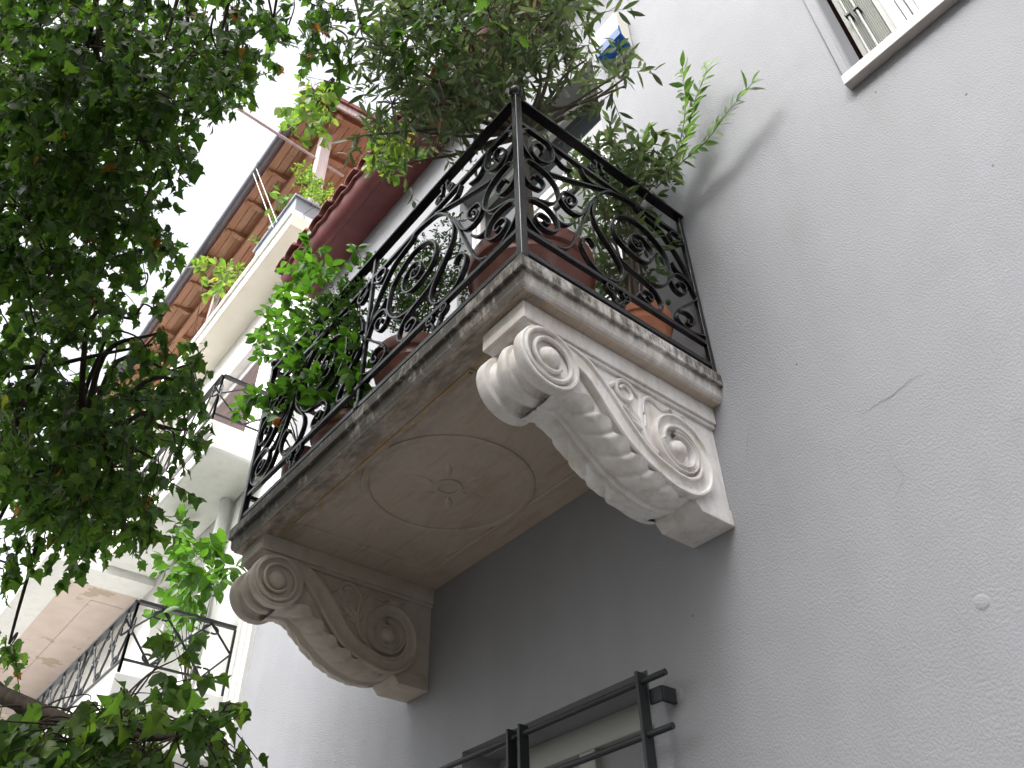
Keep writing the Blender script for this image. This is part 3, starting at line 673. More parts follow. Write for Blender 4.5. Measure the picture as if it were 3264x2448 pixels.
# ================================================================== NEIGHBOURING APARTMENT HOUSE
apt = thing('apartment_house', 'white neighbouring apartment house with balconies and a wooden roof overhang', 'apartment house')
NX = -4.156
MIDW = (-6.95, -5.36, 2.46, 4.42); LLD = (-6.75, -5.55, .12, 1.9); FARW = (-9.6, -7.9, 2.40, 4.4)
wall_mesh(-14.0, NX, GZ, 5.0, 0.0, .22, [MIDW, LLD, FARW]).build('wall', M['white'], apt, fix=False)
for (x0, x1, z0, z1), mt in ((MIDW, 'shutter'), (LLD, 'louvre'), (FARW, 'shutter')):
    wf = bpy.data.objects.new('window', None); COL.objects.link(wf); wf.parent = apt
    b = MB().box(x0, x0+.06, .10, .17, z0, z1).box(x1-.06, x1, .10, .17, z0, z1).box(x0+.06, x1-.06, .101, .169, z1-.12, z1)
    b.build('window_frame', M['paint'], wf, bevel=.004)
    zz = z0+.02
    while zz < z1-.15:
        MB().prism([(.12, zz), (.105, zz+.020), (.12, zz+.041), (.135, zz+.041), (.135, zz)], x0+.06, x1-.06).build('shutter_slat', M[mt], wf); zz += .043
    MB().box(x0, x1, .18, .19, z0, z1).build('backing', M['dark'], wf)
b = MB().prism([(0, 2.38), (-.05, 2.38), (-.06, 2.40), (-.06, 2.43), (0, 2.44)], -7.0, -5.3); b.build('window_sill', M['white'], apt)
# grooved corner strip and downpipe where the two houses meet
for x0, x1, yy in ((-4.42, -4.36, -.035), (-4.36, -4.31, -.018), (-4.31, -4.25, -.035), (-4.25, -4.215, -.015), (-4.215, NX-.002, -.030)):
    MB().box(x0+.001, x1-.001, yy, .02, GZ, 3.6).build('corner_moulding', M['white'], apt, bevel=.004)
pp = on(1080/1.75, 1500+960/1.75, 1, -.07)
MB().tube([(pp[0], -.07, GZ), (pp[0], -.07, 2.06)], .055, 16).build('downpipe', M['paint'], apt, True)
# middle balcony
MB().box(-6.99, -4.54, -.535, -.001, 2.07, 2.222).build('balcony_slab', M['white'], apt, bevel=.03)
MB().box(-6.985, -4.56, -.565, -.002, 2.2225, 2.375).build('balcony_kerb', M['white'], apt, bevel=.008)
# deep balcony further on, with a coffered peeling soffit
MB().box(-12, -7.0, -1.057, -.001, 2.045, 2.33).build('balcony_slab', M['white'], apt, bevel=.004)
MB().box(-12, -7.0, -1.052, -.733, 2.0, 2.0445).build('soffit_border', M['white'], apt)
MB().box(-7.345, -7.0, -.7325, -.001, 2.0, 2.0445).build('soffit_border', M['white'], apt)
MB().box(-12, -7.346, -.732, -.40, 2.030, 2.0448).build('soffit_panel', M['peach'], apt)
MB().box(-7.73, -7.346, -.3995, -.001, 2.030, 2.0448).build('soffit_panel', M['peach'], apt)
MB().box(-12, -7.731, -.3995, -.001, 2.022, 2.0448).build('soffit_panel', M['peach'], apt, bevel=.004)
sp = on(42, 1858, 1, -1.10)
MB().tube([(sp[0], -1.0, sp[2]), (sp[0], -1.20, sp[2])], .05, 14).build('drain_spout', M['paint'], apt, True)
# lower balcony
MB().box(-9.5, -4.43, -.78, -.001, -.34, .095).build('balcony_slab', M['white'], apt, bevel=.01)

def lattice_railing(name, x, y, x_end, z0, z1, module, mat):
    r_ = bpy.data.objects.new(name, None); COL.objects.link(r_); r_.parent = apt
    zb = z0+.09; zt = z1
    def run(fix, a, b_, axis):
        n_ = max(1, round(abs(b_-a)/module)); w_ = (b_-a)/n_
        mk = (lambda u, d, z: (fix+d, u, z)) if axis == 1 else (lambda u, d, z: (u, fix+d, z))
        def bar(p, q, th, nm):
            MB().tube([mk(p[0], 0, p[1]), mk(q[0], 0, q[1])], th, 6).build(nm, mat, r_)
        def flat(u0, u1, za, zc, d, nm):
            if axis == 1: MB().box(fix-d, fix+d, min(u0, u1), max(u0, u1), za, zc).build(nm, mat, r_, bevel=.002)
            else: MB().box(min(u0, u1), max(u0, u1), fix-d, fix+d, za, zc).build(nm, mat, r_, bevel=.002)
        flat(a, b_, zt-.022, zt, .022, 'handrail'); flat(a, b_, zb-.008, zb+.008, .008, 'lower_rail')
        for k in range(n_+1):
            u = a+w_*k
            if k in (0, n_) or k % 3 == 0: flat(u-.009, u+.009, z0, zt-.023, .009, 'post')
        zm = (zb+zt)/2
        for k in range(n_):
            u0, u1 = a+w_*k, a+w_*(k+1); um = (u0+u1)/2
            bar((u0, zm), (um, zt-.025), .0080, 'lattice_bar'); bar((um, zt-.025), (u1, zm), .0080, 'lattice_bar')
            bar((u0, zm), (um, zb), .0080, 'lattice_bar'); bar((um, zb), (u1, zm), .0080, 'lattice_bar')
            hh = .034
            for (uc, zc, sx, sz) in ((um, zt-.03, 1, -1), (um, zt-.03, -1, -1), (um, zb+.005, 1, 1), (um, zb+.005, -1, 1), (u0, zm, 1, 1), (u0, zm, 1, -1), (u1, zm, -1, 1), (u1, zm, -1, -1)):
                if abs(zc-zm) < .01: c_ = [(uc+sx*(.012+.055*(1-math.cos(t))*.5+.014*math.sin(t*1.5)), zc+sz*(.012+.046*math.sin(t*.9))) for t in np.linspace(0, 3.6, 14)]
                else: c_ = [(uc+sx*(.010+.046*math.sin(t*.9)), zc+sz*(.010+.055*(1-math.cos(t))*.5)) for t in np.linspace(0, 3.6, 14)]
                MB().tube([mk(u, 0, z) for u, z in c_], .0080, 5).build('lattice_scroll', mat, r_)
    run(x, -.03, y, 1); run(y, x, x_end, 0)
    return r_
lattice_railing('balcony_railing', -4.455, -.75, -7.6, .10, .612, .34, M['iron2'])
lattice_railing('balcony_railing', -4.60, -.545, -6.95, 2.376, 2.905, .36, M['iron2'])

# loggia slab with planter edge, wooden roof
MB().box(-13, -4.42, -.335, 2.0, 5.0, 5.17).build('loggia_slab', M['cream'], apt, bevel=.006)
MB().box(-13, -4.425, -.36, -.20, 5.172, 5.265).build('loggia_kerb', M['white'], apt, bevel=.006)
MB().box(-13, -4.43, -.198, 2.0, 5.171, 5.26).build('loggia_floor', M['white'], apt)
MB().box(-13, -4.9, 1.3, 1.5, 5.262, 7.9).build('loggia_back_wall', M['redwall'], apt)
MB().box(-4.72-.065, -4.72+.065, -.11, .02, 5.266, 7.30).build('roof_post', M['post'], apt, bevel=.006)
MB().box(-7.75, -7.67, -.10, -.02, 5.266, 7.30).build('roof_post', M['post'], apt, bevel=.006)
roof = bpy.data.objects.new('roof', None); COL.objects.link(roof); roof.parent = apt
SL = .17; zf = lambda y: 7.40+SL*(y+.37)
yv = -.385; k = 0
while yv < 1.6:
    y2 = yv+.112
    MB().add([(-12, yv+.003, zf(yv)), (-4.36, yv+.003, zf(yv)), (-4.36, y2-.003, zf(y2)), (-12, y2-.003, zf(y2)), (-12, yv+.003, zf(yv)+.02), (-4.36, yv+.003, zf(yv)+.02), (-4.36, y2-.003, zf(y2)+.02), (-12, y2-.003, zf(y2)+.02)], [(0,3,2,1),(4,5,6,7),(0,1,5,4),(1,2,6,5),(2,3,7,6),(3,0,4,7)]).build('soffit_board', M['wood'], roof, bevel=.003)
    yv = y2
MB().add([(-12,-.44,zf(-.44)+.022),(-4.30,-.44,zf(-.44)+.022),(-4.30,1.7,zf(1.7)+.022),(-12,1.7,zf(1.7)+.022),(-12,-.44,zf(-.44)+.09),(-4.30,-.44,zf(-.44)+.09),(-4.30,1.7,zf(1.7)+.09),(-12,1.7,zf(1.7)+.09)], [(0,3,2,1),(4,5,6,7),(0,1,5,4),(1,2,6,5),(2,3,7,6),(3,0,4,7)]).build('roof_covering', M['tile'], roof)
for k in range(13):
    xk = -4.49-.627*k
    if xk < -12: break
    pr = [(-.35, zf(-.35)-.002), (-.36, zf(-.35)-.035), (-.31, zf(-.35)-.05), (-.27, zf(-.27)-.038), (-.22, zf(-.2)-.065), (-.15, zf(-.1)-.095), (-.05, zf(0)-.10), (1.6, zf(1.6)-.10), (1.6, zf(1.6)-.002)]
    MB().prism(pr, xk-.038, xk+.038).build('rafter', M['wood'], roof, bevel=.003)
MB().box(-12, -4.40, -.085, -.005, 7.25, 7.345).build('purlin', M['wood'], roof, bevel=.004)
MB().prism([(-.40, zf(-.40)-.10), (1.6, zf(1.6)-.10), (1.6, zf(1.6)+.02), (-.40, zf(-.40)+.02)], -4.355, -4.33).build('barge_board', M['post'], roof)
pr = [(-.455+.062*math.cos(a), 7.43+.062*math.sin(a)) for a in np.linspace(math.pi, 2*math.pi, 15)] + [(-.455+.056*math.cos(a), 7.43+.056*math.sin(a)) for a in np.linspace(2*math.pi, math.pi, 15)]
MB().prism(pr, -12.0, -4.31).build('gutter', M['gutter'], roof, True)
for k in range(7):
    xk = -5.75-1.25*k; pr = [(-.455+.067*math.cos(a), 7.43+.067*math.sin(a)) for a in np.linspace(math.pi, 2*math.pi, 15)] + [(-.455+.0625*math.cos(a), 7.43+.0625*math.sin(a)) for a in np.linspace(2*math.pi, math.pi, 15)]
    MB().prism(pr, xk-.025, xk+.025).build('gutter_bracket', M['gutter'], roof, True)
MB().tube([(-4.80, .3, 6.80), (-4.70, -1.15, 6.75)], .018, 8).build('roof_arm', M['post'], roof, True)

# planter box and things on the loggia edge
pl = thing('planter_box', 'blue grey rectangular planter on the neighbour loggia edge by the wooden post', 'planter', loc=(-4.9, -.2, 5.27))
def box_open(x0, x1, y0, y1, z0, z1, t):
    b = MB(); fl = .03
    o = [(x0+fl,y0+fl),(x1-fl,y0+fl),(x1-fl,y1-fl),(x0+fl,y1-fl)]; T_ = [(x0,y0),(x1,y0),(x1,y1),(x0,y1)]; I_ = [(x0+t,y0+t),(x1-t,y0+t),(x1-t,y1-t),(x0+t,y1-t)]
    vs = [(*p, z0) for p in o]+[(*p, z1) for p in T_]+[(*p, z1) for p in I_]+[(*p, z1-.06) for p in I_]
    fs = [(3,2,1,0)]+[(i,(i+1)%4,4+(i+1)%4,4+i) for i in range(4)]+[(4+i,4+(i+1)%4,8+(i+1)%4,8+i) for i in range(4)]+[(8+i,8+(i+1)%4,12+(i+1)%4,12+i) for i in range(4)]+[(12,13,14,15)]
    return b.add(vs, fs)
adopt(box_open(-5.45, -4.45, -.33, -.02, 5.267, 5.53, .015).build('trough', M['planter'], None, bevel=.004), pl)
adopt(MB().box(-5.47, -4.43, -.35, -.331, 5.505, 5.535).build('rim', M['planter'], None, bevel=.003), pl)
adopt(MB().box(-4.449, -4.43, -.33, .0, 5.505, 5.535).build('rim', M['planter'], None, bevel=.003), pl)
st = thing('plant_stand', 'small white metal plant stand behind the blue grey planter', 'plant stand', loc=(-4.62, .12, 5.26))
for (a, c) in (((-4.50,.06),(-4.50,.06)), ((-4.72,.06),(-4.72,.06)), ((-4.50,.24),(-4.50,.24)), ((-4.72,.24),(-4.72,.24))):
    adopt(MB().box(a[0]-.012, a[0]+.012, a[1]-.012, a[1]+.012, 5.262, 5.86).build('leg', M['paint'], None), st)
for zz in (5.62, 5.85):
    adopt(MB().box(-4.735, -4.485, .048, .072, zz, zz+.02).build('crossbar', M['paint'], None), st); adopt(MB().box(-4.735, -4.485, .228, .252, zz, zz+.02).build('crossbar', M['paint'], None), st)
    adopt(MB().box(-4.512, -4.488, .072, .228, zz, zz+.02).build('crossbar', M['paint'], None), st)
c5 = lambda x, y: (500+x/2.212, 250+y/2.212)
for dx in (0, .09):
    a = on(*c5(680, 670), 2, 7.35); c_ = on(*c5(820, 1050), 2, 5.4)
    MB_ = MB().tube([(a[0]+dx, a[1], a[2]), (c_[0]+dx, c_[1], c_[2])], .006, 6)
    tag(MB_.build('cord', M['rope'], None), 'thin pale cord from gutter to loggia edge, the one %s the wooden post' % ('farther from' if dx == 0 else 'nearer to'), 'cord', 'cords hanging from the gutter')
wl = [on(*c5(x, y), 0, -4.35) for x, y in ((925,1490),(900,1470),(815,1590),(808,1645),(925,1710))]
tag(MB().tube(spline(wl, 3), .007, 6).build('wire_bracket', M['iron2'], None), 'bent thin metal bracket sticking out at the end of the maroon eave', 'bracket')

# ================================================================== POTS
def pot(x, y, z0, h, r, mat, label, name='flower_pot', ridges=True, group=None):
    t = thing(name, label, 'flower pot', group, loc=(x, y, z0))
    pr = [(0, z0), (r*.70, z0), (r*.72, z0+.01), (r*.90, z0+h*.70), (r*.915, z0+h*.715), (r*.905, z0+h*.73), (r*.93, z0+h*.80), (r*.99, z0+h*.82), (r*1.0, z0+h*.84), (r, z0+h*.985), (r*.985, z0+h), (r*.93, z0+h), (r*.915, z0+h*.98), (r*.91, z0+h*.88)]
    adopt(MB().lathe(pr, (x, y, 0), 2, 56).build('pot_wall', mat, None, True), t)
    adopt(MB().lathe([(0, z0+h*.885), (r*.5, z0+h*.89), (r*.908, z0+h*.88)], (x, y, 0), 2, 24).build('soil', M['soil'], None, True), t)
    return t
P1 = pot(-.31, -.68, .002, .40, .255, M['pot'], 'big brown pot of the olive tree in the balcony corner')
P2 = pot(-.20, -.20, .002, .32, .14, M['terra'], 'small orange terracotta pot against the grey wall on the balcony')
P3 = pot(-1.0, -.75, .002, .36, .20, M['pot'], 'brown pot holding the fine leaved bush on the balcony')
P4 = pot(-1.55, -.74, .002, .30, .20, M['pot'], 'brown pot holding the orange tree on the balcony')
P5 = pot(-1.96, -.80, .002, .38, .10, M['pot'], 'narrow brown pot at the far corner post of the balcony')

# ================================================================== FOLIAGE
def tmpl(outline, fold=.18, droop=.25, mid=(.3, .6)):
    """half outline (x,y>0) from base to tip -> folded leaf, midrib on x axis"""
    n_ = len(outline); vs = []; fs = []
    ribx = [0]+[p[0] for p in outline[1:-1]]+[1.0]
    rib = [(max(0.0, min(1.0, x)), 0) for x in np.linspace(0, 1, 5)]
    z = lambda x, y: fold*abs(y) - droop*x*x
    R_ = [(x, 0, z(x, 0)) for x, _ in rib]
    for sgn in (1, -1):
        pass
    V = list(R_); F = []
    for sgn in (1, -1):
        b0 = len(V); O = [(x, sgn*y, z(x, y)) for x, y in outline]; V += O
        # zip rib and outline by nearest x
        i = j = 0
        while i < len(R_)-1 or j < n_-1:
            if j < n_-1 and (i >= len(R_)-1 or O[j+1][0] <= R_[i+1][0]): f = (i, b0+j, b0+j+1); j += 1
            else: f = (i, b0+j, i+1); i += 1
            F.append(f if sgn < 0 else f[::-1])
    return np.array(V, float), F
T_MAPLE = tmpl([(.0,.02),(-.06,.20),(.06,.27),(.10,.44),(.16,.55),(.27,.36),(.36,.35),(.44,.47),(.53,.50),(.56,.24),(.66,.20),(.76,.19),(1.0,.0)], .22, .22)
T_MAPLE2 = tmpl([(.0,.02),(-.03,.18),(.08,.32),(.24,.36),(.38,.30),(.42,.42),(.50,.44),(.55,.24),(.72,.15),(1.0,.0)], .30, .35)
T_OLIVE = tmpl([(.0,.01),(.22,.085),(.5,.115),(.78,.075),(1.0,.0)], .25, .12)
T_SHOOT = tmpl([(.0,.01),(.2,.11),(.45,.16),(.75,.10),(1.0,.0)], .25, .15)
T_CITRUS = tmpl([(.0,.01),(.12,.15),(.3,.25),(.5,.275),(.7,.22),(.88,.11),(1.0,.0)], .22, .2)
T_BOX = tmpl([(.0,.02),(.35,.26),(.7,.22),(1.0,.0)], .2, .1)

def basis(d, nrm):
    d = d/np.linalg.norm(d, axis=1)[:, None]; y_ = np.cross(nrm, d); y_ /= np.linalg.norm(y_, axis=1)[:, None]+1e-9
    return d, y_, np.cross(d, y_)
class Leaves:
    def __init__(s): s.p = []; s.d = []; s.n = []; s.s = []; s.t = []
    def add(s, p, d, n_, sz, ti): s.p.append(p); s.d.append(d); s.n.append(n_); s.s.append(sz); s.t.append(ti)
    def arr(s): return [np.array(q, float) for q in (s.p, s.d, s.n, s.s, s.t)]
def leaf_mesh(name, T, P, D, N, S, t, mat):
    V, F = T; k = len(V); n_ = len(P)
    ex, ey, ez = basis(D, N)
    W = P[:, None, :] + S[:, None, None]*(V[None, :, 0:1]*ex[:, None, :]+V[None, :, 1:2]*ey[:, None, :]+V[None, :, 2:3]*ez[:, None, :])
    F = np.array(F, int); FF = (F[None]+np.arange(n_)[:, None, None]*k).reshape(-1, 3)
    me = bpy.data.meshes.new(name); me.vertices.add(n_*k); me.vertices.foreach_set('co', W.reshape(-1).astype(np.float32))
    me.loops.add(FF.size); me.loops.foreach_set('vertex_index', FF.reshape(-1).astype(np.int32))
    me.polygons.add(len(FF)); me.polygons.foreach_set('loop_start', np.arange(0, FF.size, 3, dtype=np.int32)); me.polygons.foreach_set('loop_total', np.full(len(FF), 3, np.int32))
    me.update(calc_edges=True); a = me.attributes.new('tint', 'FLOAT', 'POINT'); a.data.foreach_set('value', np.repeat(t, k).astype(np.float32))
    me.materials.append(mat); me.validate(); return me
def rnd(): return RNG.normal(size=3)
def unit(v): v = np.asarray(v, float); return v/(np.linalg.norm(v)+1e-9)
def tint(): return float(np.clip(RNG.beta(2, 2.6), 0, 1))
def fill_twig(LV, a, b, n_, size, hang, side=.9, tints=tint):
    """leaves along a twig a->b; hang 0..1 pulls the blades downwards"""
    a = np.asarray(a); b = np.asarray(b); ax = unit(b-a)
    for i in range(n_):
        f = (i+RNG.random())/n_; p = a+(b-a)*f+rnd()*.006
        s_ = np.cross(ax, rnd()); d = unit(ax*(.45+.4*f)+unit(s_)*side)*(1-hang)+np.array([0, 0, -1.0])*hang+rnd()*.18
        nn = np.array([0, 0, 1.0])*(1-hang*.7)+rnd()*(.35+.5*hang)
        LV.add(p, unit(d), unit(nn), size*RNG.uniform(.65, 1.25), tints())
def branch(b, pts, r0, r1, seg=6):
    b.tube(spline(pts, 5), np.linspace(r0, r1, (len(pts)-1)*5+1), seg)

def split_leaves(name, tree, T, LV, mat, n_obj, label_part='foliage', variants=6):
    P, D, N, S, t = LV.arr()
    q = proj(P); inside = (q[:, 0] > -40) & (q[:, 0] < 3304) & (q[:, 1] > -40) & (q[:, 1] < 2488)
    score = np.where(inside, S/q[:, 2], 0); idx = np.argsort(-score)[:n_obj]; mask = np.ones(len(P), bool); mask[idx] = False
    if n_obj:
        vm = [leaf_mesh('leaf', T, np.zeros((1, 3)), np.array([[1., 0, 0]]), np.array([[0, 0, 1.]]), np.ones(1), np.array([v]), mat) for v in np.quantile(t, np.linspace(.04, .98, variants))]
        qs = np.quantile(t, np.linspace(0, 1, variants+1)[1:-1]); ex, ey, ez = basis(D, N)
        for i in idx:
            o = bpy.data.objects.new('leaf', vm[int(np.searchsorted(qs, t[i]))]); COL.objects.link(o); o.parent = tree
            o.matrix_local = Matrix([[*(np.stack([ex[i], ey[i], ez[i]], 1)[r_]*S[i]), P[i][r_]] for r_ in range(3)]+[[0, 0, 0, 1]])
    if mask.any():
        o = link(label_part, leaf_mesh(label_part, T, P[mask], D[mask], N[mask], S[mask], t[mask], mat), None, tree); o['kind'] = 'stuff'

# ---------------------------------------------------------------- street tree
tree = thing('street_tree', 'broad leaved street tree with lobed leaves hanging beside the houses', 'tree')
LV = Leaves(); bw = MB()
TX, TY = -3.1, -2.75
trunk = [(TX, TY, GZ-.02), (TX+.05, TY, -2.6), (TX+.02, TY+.03, -1.2), (TX+.15, TY+.02, .1), (TX+.35, TY+.05, 1.2)]
MB().tube(spline(trunk, 6), np.linspace(.20, .12, 25), 14).build('trunk', M['bark'], tree, True)
top_ = np.array(trunk[-1])
K = 1.47559
CANOPY = [(60,80,150,1.1),(190,100,160,1.1),(350,120,150,1.1),(470,110,110,.9),(590,45,85,.75),(690,50,85,.65),(780,55,85,.65),(200,310,150,1.1),(60,300,150,1.2),(60,470,150,1.2),(300,290,110,1.0),(410,215,80,.8),(490,190,55,.6),(230,450,120,1.0),(310,480,65,.7),(350,530,45,.6),(60,640,140,1.0),(190,600,85,.55),(270,600,50,.4),(100,760,110,.45),(230,730,80,.45),(290,690,55,.45),(340,720,50,.7),(50,900,120,.9),(170,880,90,.5),(280,850,90,.9),(370,800,75,1.0),(415,830,40,.8),(330,920,80,1.0),(395,930,35,.7),(120,1000,120,1.2),(240,1010,90,1.2),(310,1050,55,.9),(60,1080,85,1.2),(180,1090,90,1.2),(270,1120,60,1.0),(330,1110,25,.7),(870,40,75,.7),(960,10,60,.6),(1050,-10,60,.5),(20,1390,35,.9),(-40,1200,70,.8)]
CANOPY += [(100,-130,140,.55),(330,-140,140,.55),(560,-150,130,.5),(790,-150,120,.5),(1010,-170,110,.5),(-160,150,130,.6),(-170,420,130,.6),(-160,700,130,.6),(-150,960,120,.6)]   # the crown goes on past the picture's edge
def canopy_point(cx, cy, tmin, tmax):
    d = ray(cx*K, cy*K); t = RNG.uniform(tmin, tmax)
    if d[1] > .01: t = min(t, (-1.20-CAM_C[1])/d[1]*RNG.uniform(.78, 1.0))
    return CAM_C+d*t
def maple_tint(): return float(np.clip(RNG.beta(1.7, 2.4)*.86 + (RNG.random() < .03)*.5, 0, 1))
scaff = [top_] + [at(x*K, y*K, t) for x, y, t in ((-330,820,4.6),(-280,500,4.7),(-250,150,4.7),(-150,-250,4.8),(250,-330,4.9),(650,-330,5.0),(1050,-300,5.0))]
branch(bw, scaff, .08, .025, 10)
SC_P = resample(spline(scaff, 6), 60)
low_scaff = [np.array(trunk[3])] + [at(x*K, y*K, t) for x, y, t in ((-300,1150,4.5),(-120,1060,4.5),(40,1030,4.4),(170,1000,4.3))]
branch(bw, low_scaff, .07, .012, 8); SC_L = resample(spline(low_scaff, 6), 30)
SC_A = np.vstack([SC_P, SC_L]); SC_2 = proj(SC_A)[:, :2]/K
for (cx, cy, rr, wgt) in CANOPY:
    hub = canopy_point(cx, cy, 4.1, 4.8)
    src = SC_A[np.argmin(np.abs(SC_2[:, 0]-cx)*(.9 if cy < 220 else 1.0)+np.abs(SC_2[:, 1]-cy)*(1.0 if cy > 220 else .35))]
    mid = src*.5+hub*.5+np.array([0, 0, .10])+rnd()*.10
    branch(bw, [src, mid, hub], .018, .006)
    ntw = max(3, int((.0023 if (cy < 520 and cx < 420) or cy > 960 or cx < 80 else .0018)*wgt*(rr*K)**2))
    for k in range(ntw):
        a = RNG.uniform(0, 2*math.pi); q = rr*math.sqrt(RNG.random())
        p = canopy_point(cx+q*math.cos(a), cy+q*math.sin(a), 3.5, 5.7)
        e = p+unit(unit(p-hub)*.5+np.array([0, 0, -.55])+rnd()*.5)*RNG.uniform(.11, .22)
        fill_twig(LV, p, e, int(RNG.integers(5, 9)), .063, .55, .8, maple_tint)
        if k % 6 == 0: branch(bw, [hub, hub*.4+p*.6+np.array([0, 0, .05])+rnd()*.03, p, e], .006, .002, 4)
        else: branch(bw, [p, p*.5+e*.5+rnd()*.01, e], .003, .0015, 4)
# two visible limbs and the low bough in front of the neighbour
for pts, r0, r1 in (([(-60,855,4.3),(60,875,4.2),(160,915,4.1),(260,955,4.0),(330,990,3.95)], .017, .006), ([(-60,800,4.5),(100,790,4.4),(220,765,4.3),(330,745,4.25)], .014, .005), ([(60,-30,4.2),(200,30,4.2),(215,130,4.1),(280,200,4.1)], .012, .004)):
    P_ = [at(x*K, y*K, t) for x, y, t in pts]; branch(bw, P_, r0, r1, 8)
low = [at(x*K, y*K, t) for x, y, t in ((-150,1440,3.6),(0,1500,3.3),(110,1545,3.1),(190,1575,3.0),(290,1590,2.9),(380,1592,2.85),(470,1570,2.8))]
branch(bw, [np.array(trunk[2])]+low[:], .035, .005, 8)
low2 = [at(x*K, y*K, t) for x, y, t in ((160,1565,3.03),(210,1600,3.0),(230,1640,3.0),(250,1700,2.95))]; branch(bw, low2, .012, .005)
low3 = [at(x*K, y*K, t) for x, y, t in ((20,1510,3.25),(60,1560,3.2),(90,1610,3.2),(130,1680,3.1))]; branch(bw, low3, .012, .005)
LOWS = list(resample(spline(low, 5), 40))+list(resample(spline(low2, 5), 12))+list(resample(spline(low3, 5), 12))
LOWC = [(30,1560,70,1.0),(60,1630,90,1.1),(160,1600,80,.9),(250,1530,50,.7),(330,1450,50,.45),(380,1410,30,.4),(300,1560,70,.8),(420,1600,70,1.0),(480,1560,45,.8),(520,1530,30,.6),(230,1650,90,1.0),(350,1660,80,.9),(470,1640,50,.9),(160,1510,40,.3)]
for (cx, cy, rr, wgt) in LOWC:
    ntw = max(2, int(.0011*wgt*(rr*K)**2))
    for k in range(ntw):
        a = RNG.uniform(0, 2*math.pi); q = rr*math.sqrt(RNG.random())
        p = at((cx+q*math.cos(a))*K, (cy+q*math.sin(a))*K, RNG.uniform(2.7, 3.3))
        near = min(LOWS, key=lambda v: np.linalg.norm(v-p)+RNG.uniform(0, .12))
        e = p+unit(unit(p-near)*.6+np.array([0, 0, -.35])+rnd()*.4)*RNG.uniform(.08, .18)
        fill_twig(LV, p, e, int(RNG.integers(4, 7)), .076, .5, .8, lambda: float(np.clip(RNG.beta(2, 2)*.85, 0, 1)))
        branch(bw, [near, near*.5+p*.5+rnd()*.02, p, e], .0038, .0014, 4)
bw.build('branches', M['bark'], tree, 'all', fix=False)
split_leaves('leaf', tree, T_MAPLE2, LV, M['maple'], 300)

# ---------------------------------------------------------------- generic potted shrub
def shrub(name, label, cat, base, circles, place, T, mat, size, dens, nleaf, hang, tw_len, barkm, stems=3, r0=.012, group=None, n_obj=0, tints=tint, crown_part='foliage', up=.6):
    t = thing(name, label, cat, group); LV = Leaves(); bw = MB(); base = np.array(base, float)
    for (cx, cy, rr, wgt) in circles:
        hub = place(cx, cy, 0); md = base*.5+hub*.5+rnd()*.04; md[2] = base[2]*.35+hub[2]*.65
        branch(bw, [base+rnd()*.01, md, hub], r0, r0*.35, 6)
        for k in range(max(2, int(dens*wgt*rr*rr))):
            a = RNG.uniform(0, 2*math.pi); q = rr*math.sqrt(RNG.random()); p = place(cx+q*math.cos(a), cy+q*math.sin(a), 1)
            e = p+unit(unit(p-hub)*.6+np.array([0, 0, up])+rnd()*.55)*tw_len*RNG.uniform(.6, 1.3)
            fill_twig(LV, p, e, nleaf, size, hang, .85, tints)
            if k % 3 == 0 or len(circles) < 6: branch(bw, [hub, hub*.45+p*.55+rnd()*.015, p, e], r0*.32, .0012, 4)
            else: branch(bw, [p, (p+e)/2+rnd()*.004, e], .0018, .001, 4)
    so_ = bw.build('stem', barkm, t, 'all', fix=False)
    if stems: so_['kind'] = 'stuff'
    split_leaves('leaf', t, T, LV, mat, n_obj, crown_part); return t
def by_dist(tm, sp): return lambda x, y, j: at(x, y, tm+(RNG.uniform(-sp, sp) if j else 0))
def by_plane(y0, sp): return lambda x, y, j: on(x, y, 1, y0+(RNG.uniform(-sp, sp) if j else 0))

# olive tree in the corner pot
OB = np.array([-.285, -.70, .35])
olive = shrub('olive_tree', 'grey green olive tree rising behind the corner post of the balcony', 'tree', (-.285, -.70, 1.30),
  [(1620,60,170,1.0),(1760,40,140,1.0),(1500,120,150,1.1),(1350,60,130,1.1),(1280,180,120,1.1),(1400,260,130,1.1),(1250,330,110,1.1),(1180,430,60,.8),(1330,420,100,1.0),(1450,380,90,1.0),(1560,250,120,.9),(1700,180,120,.8),(1830,170,95,.9),(1965,240,55,1.0),(1990,250,55,.9),(1920,290,50,.7),(1560,400,70,.6),(1480,500,60,.6),(1770,340,60,.35),(1800,420,70,.35),(1300,520,40,.5)],
  by_dist(4.25, .42), T_OLIVE, M['olive'], .076, .0017, 9, .25, .18, M['obark'], r0=.014, tints=lambda: float(np.clip(RNG.beta(1.8, 2.2), 0, 1)))
MB().tube(spline([(-.285,-.70,.33),(-.280,-.70,.75),(-.285,-.705,1.05),(-.285,-.70,1.36)], 6), np.linspace(.021, .017, 19), 10).build('trunk', M['obark'], olive, True)
for pts in ([(1685,420),(1715,360),(1760,300),(1800,240),(1870,190)], [(1680,400),(1660,320),(1610,230),(1600,120)], [(1690,380),(1760,350),(1850,330),(1990,275)], [(1670,420),(1560,360),(1450,330),(1330,350)]):
    Q = spline([at(x, y, 4.2) for x, y in pts], 6); MB().tube(Q, np.linspace(.013, .004, len(Q)), 8).build('limb', M['obark'], olive, True)

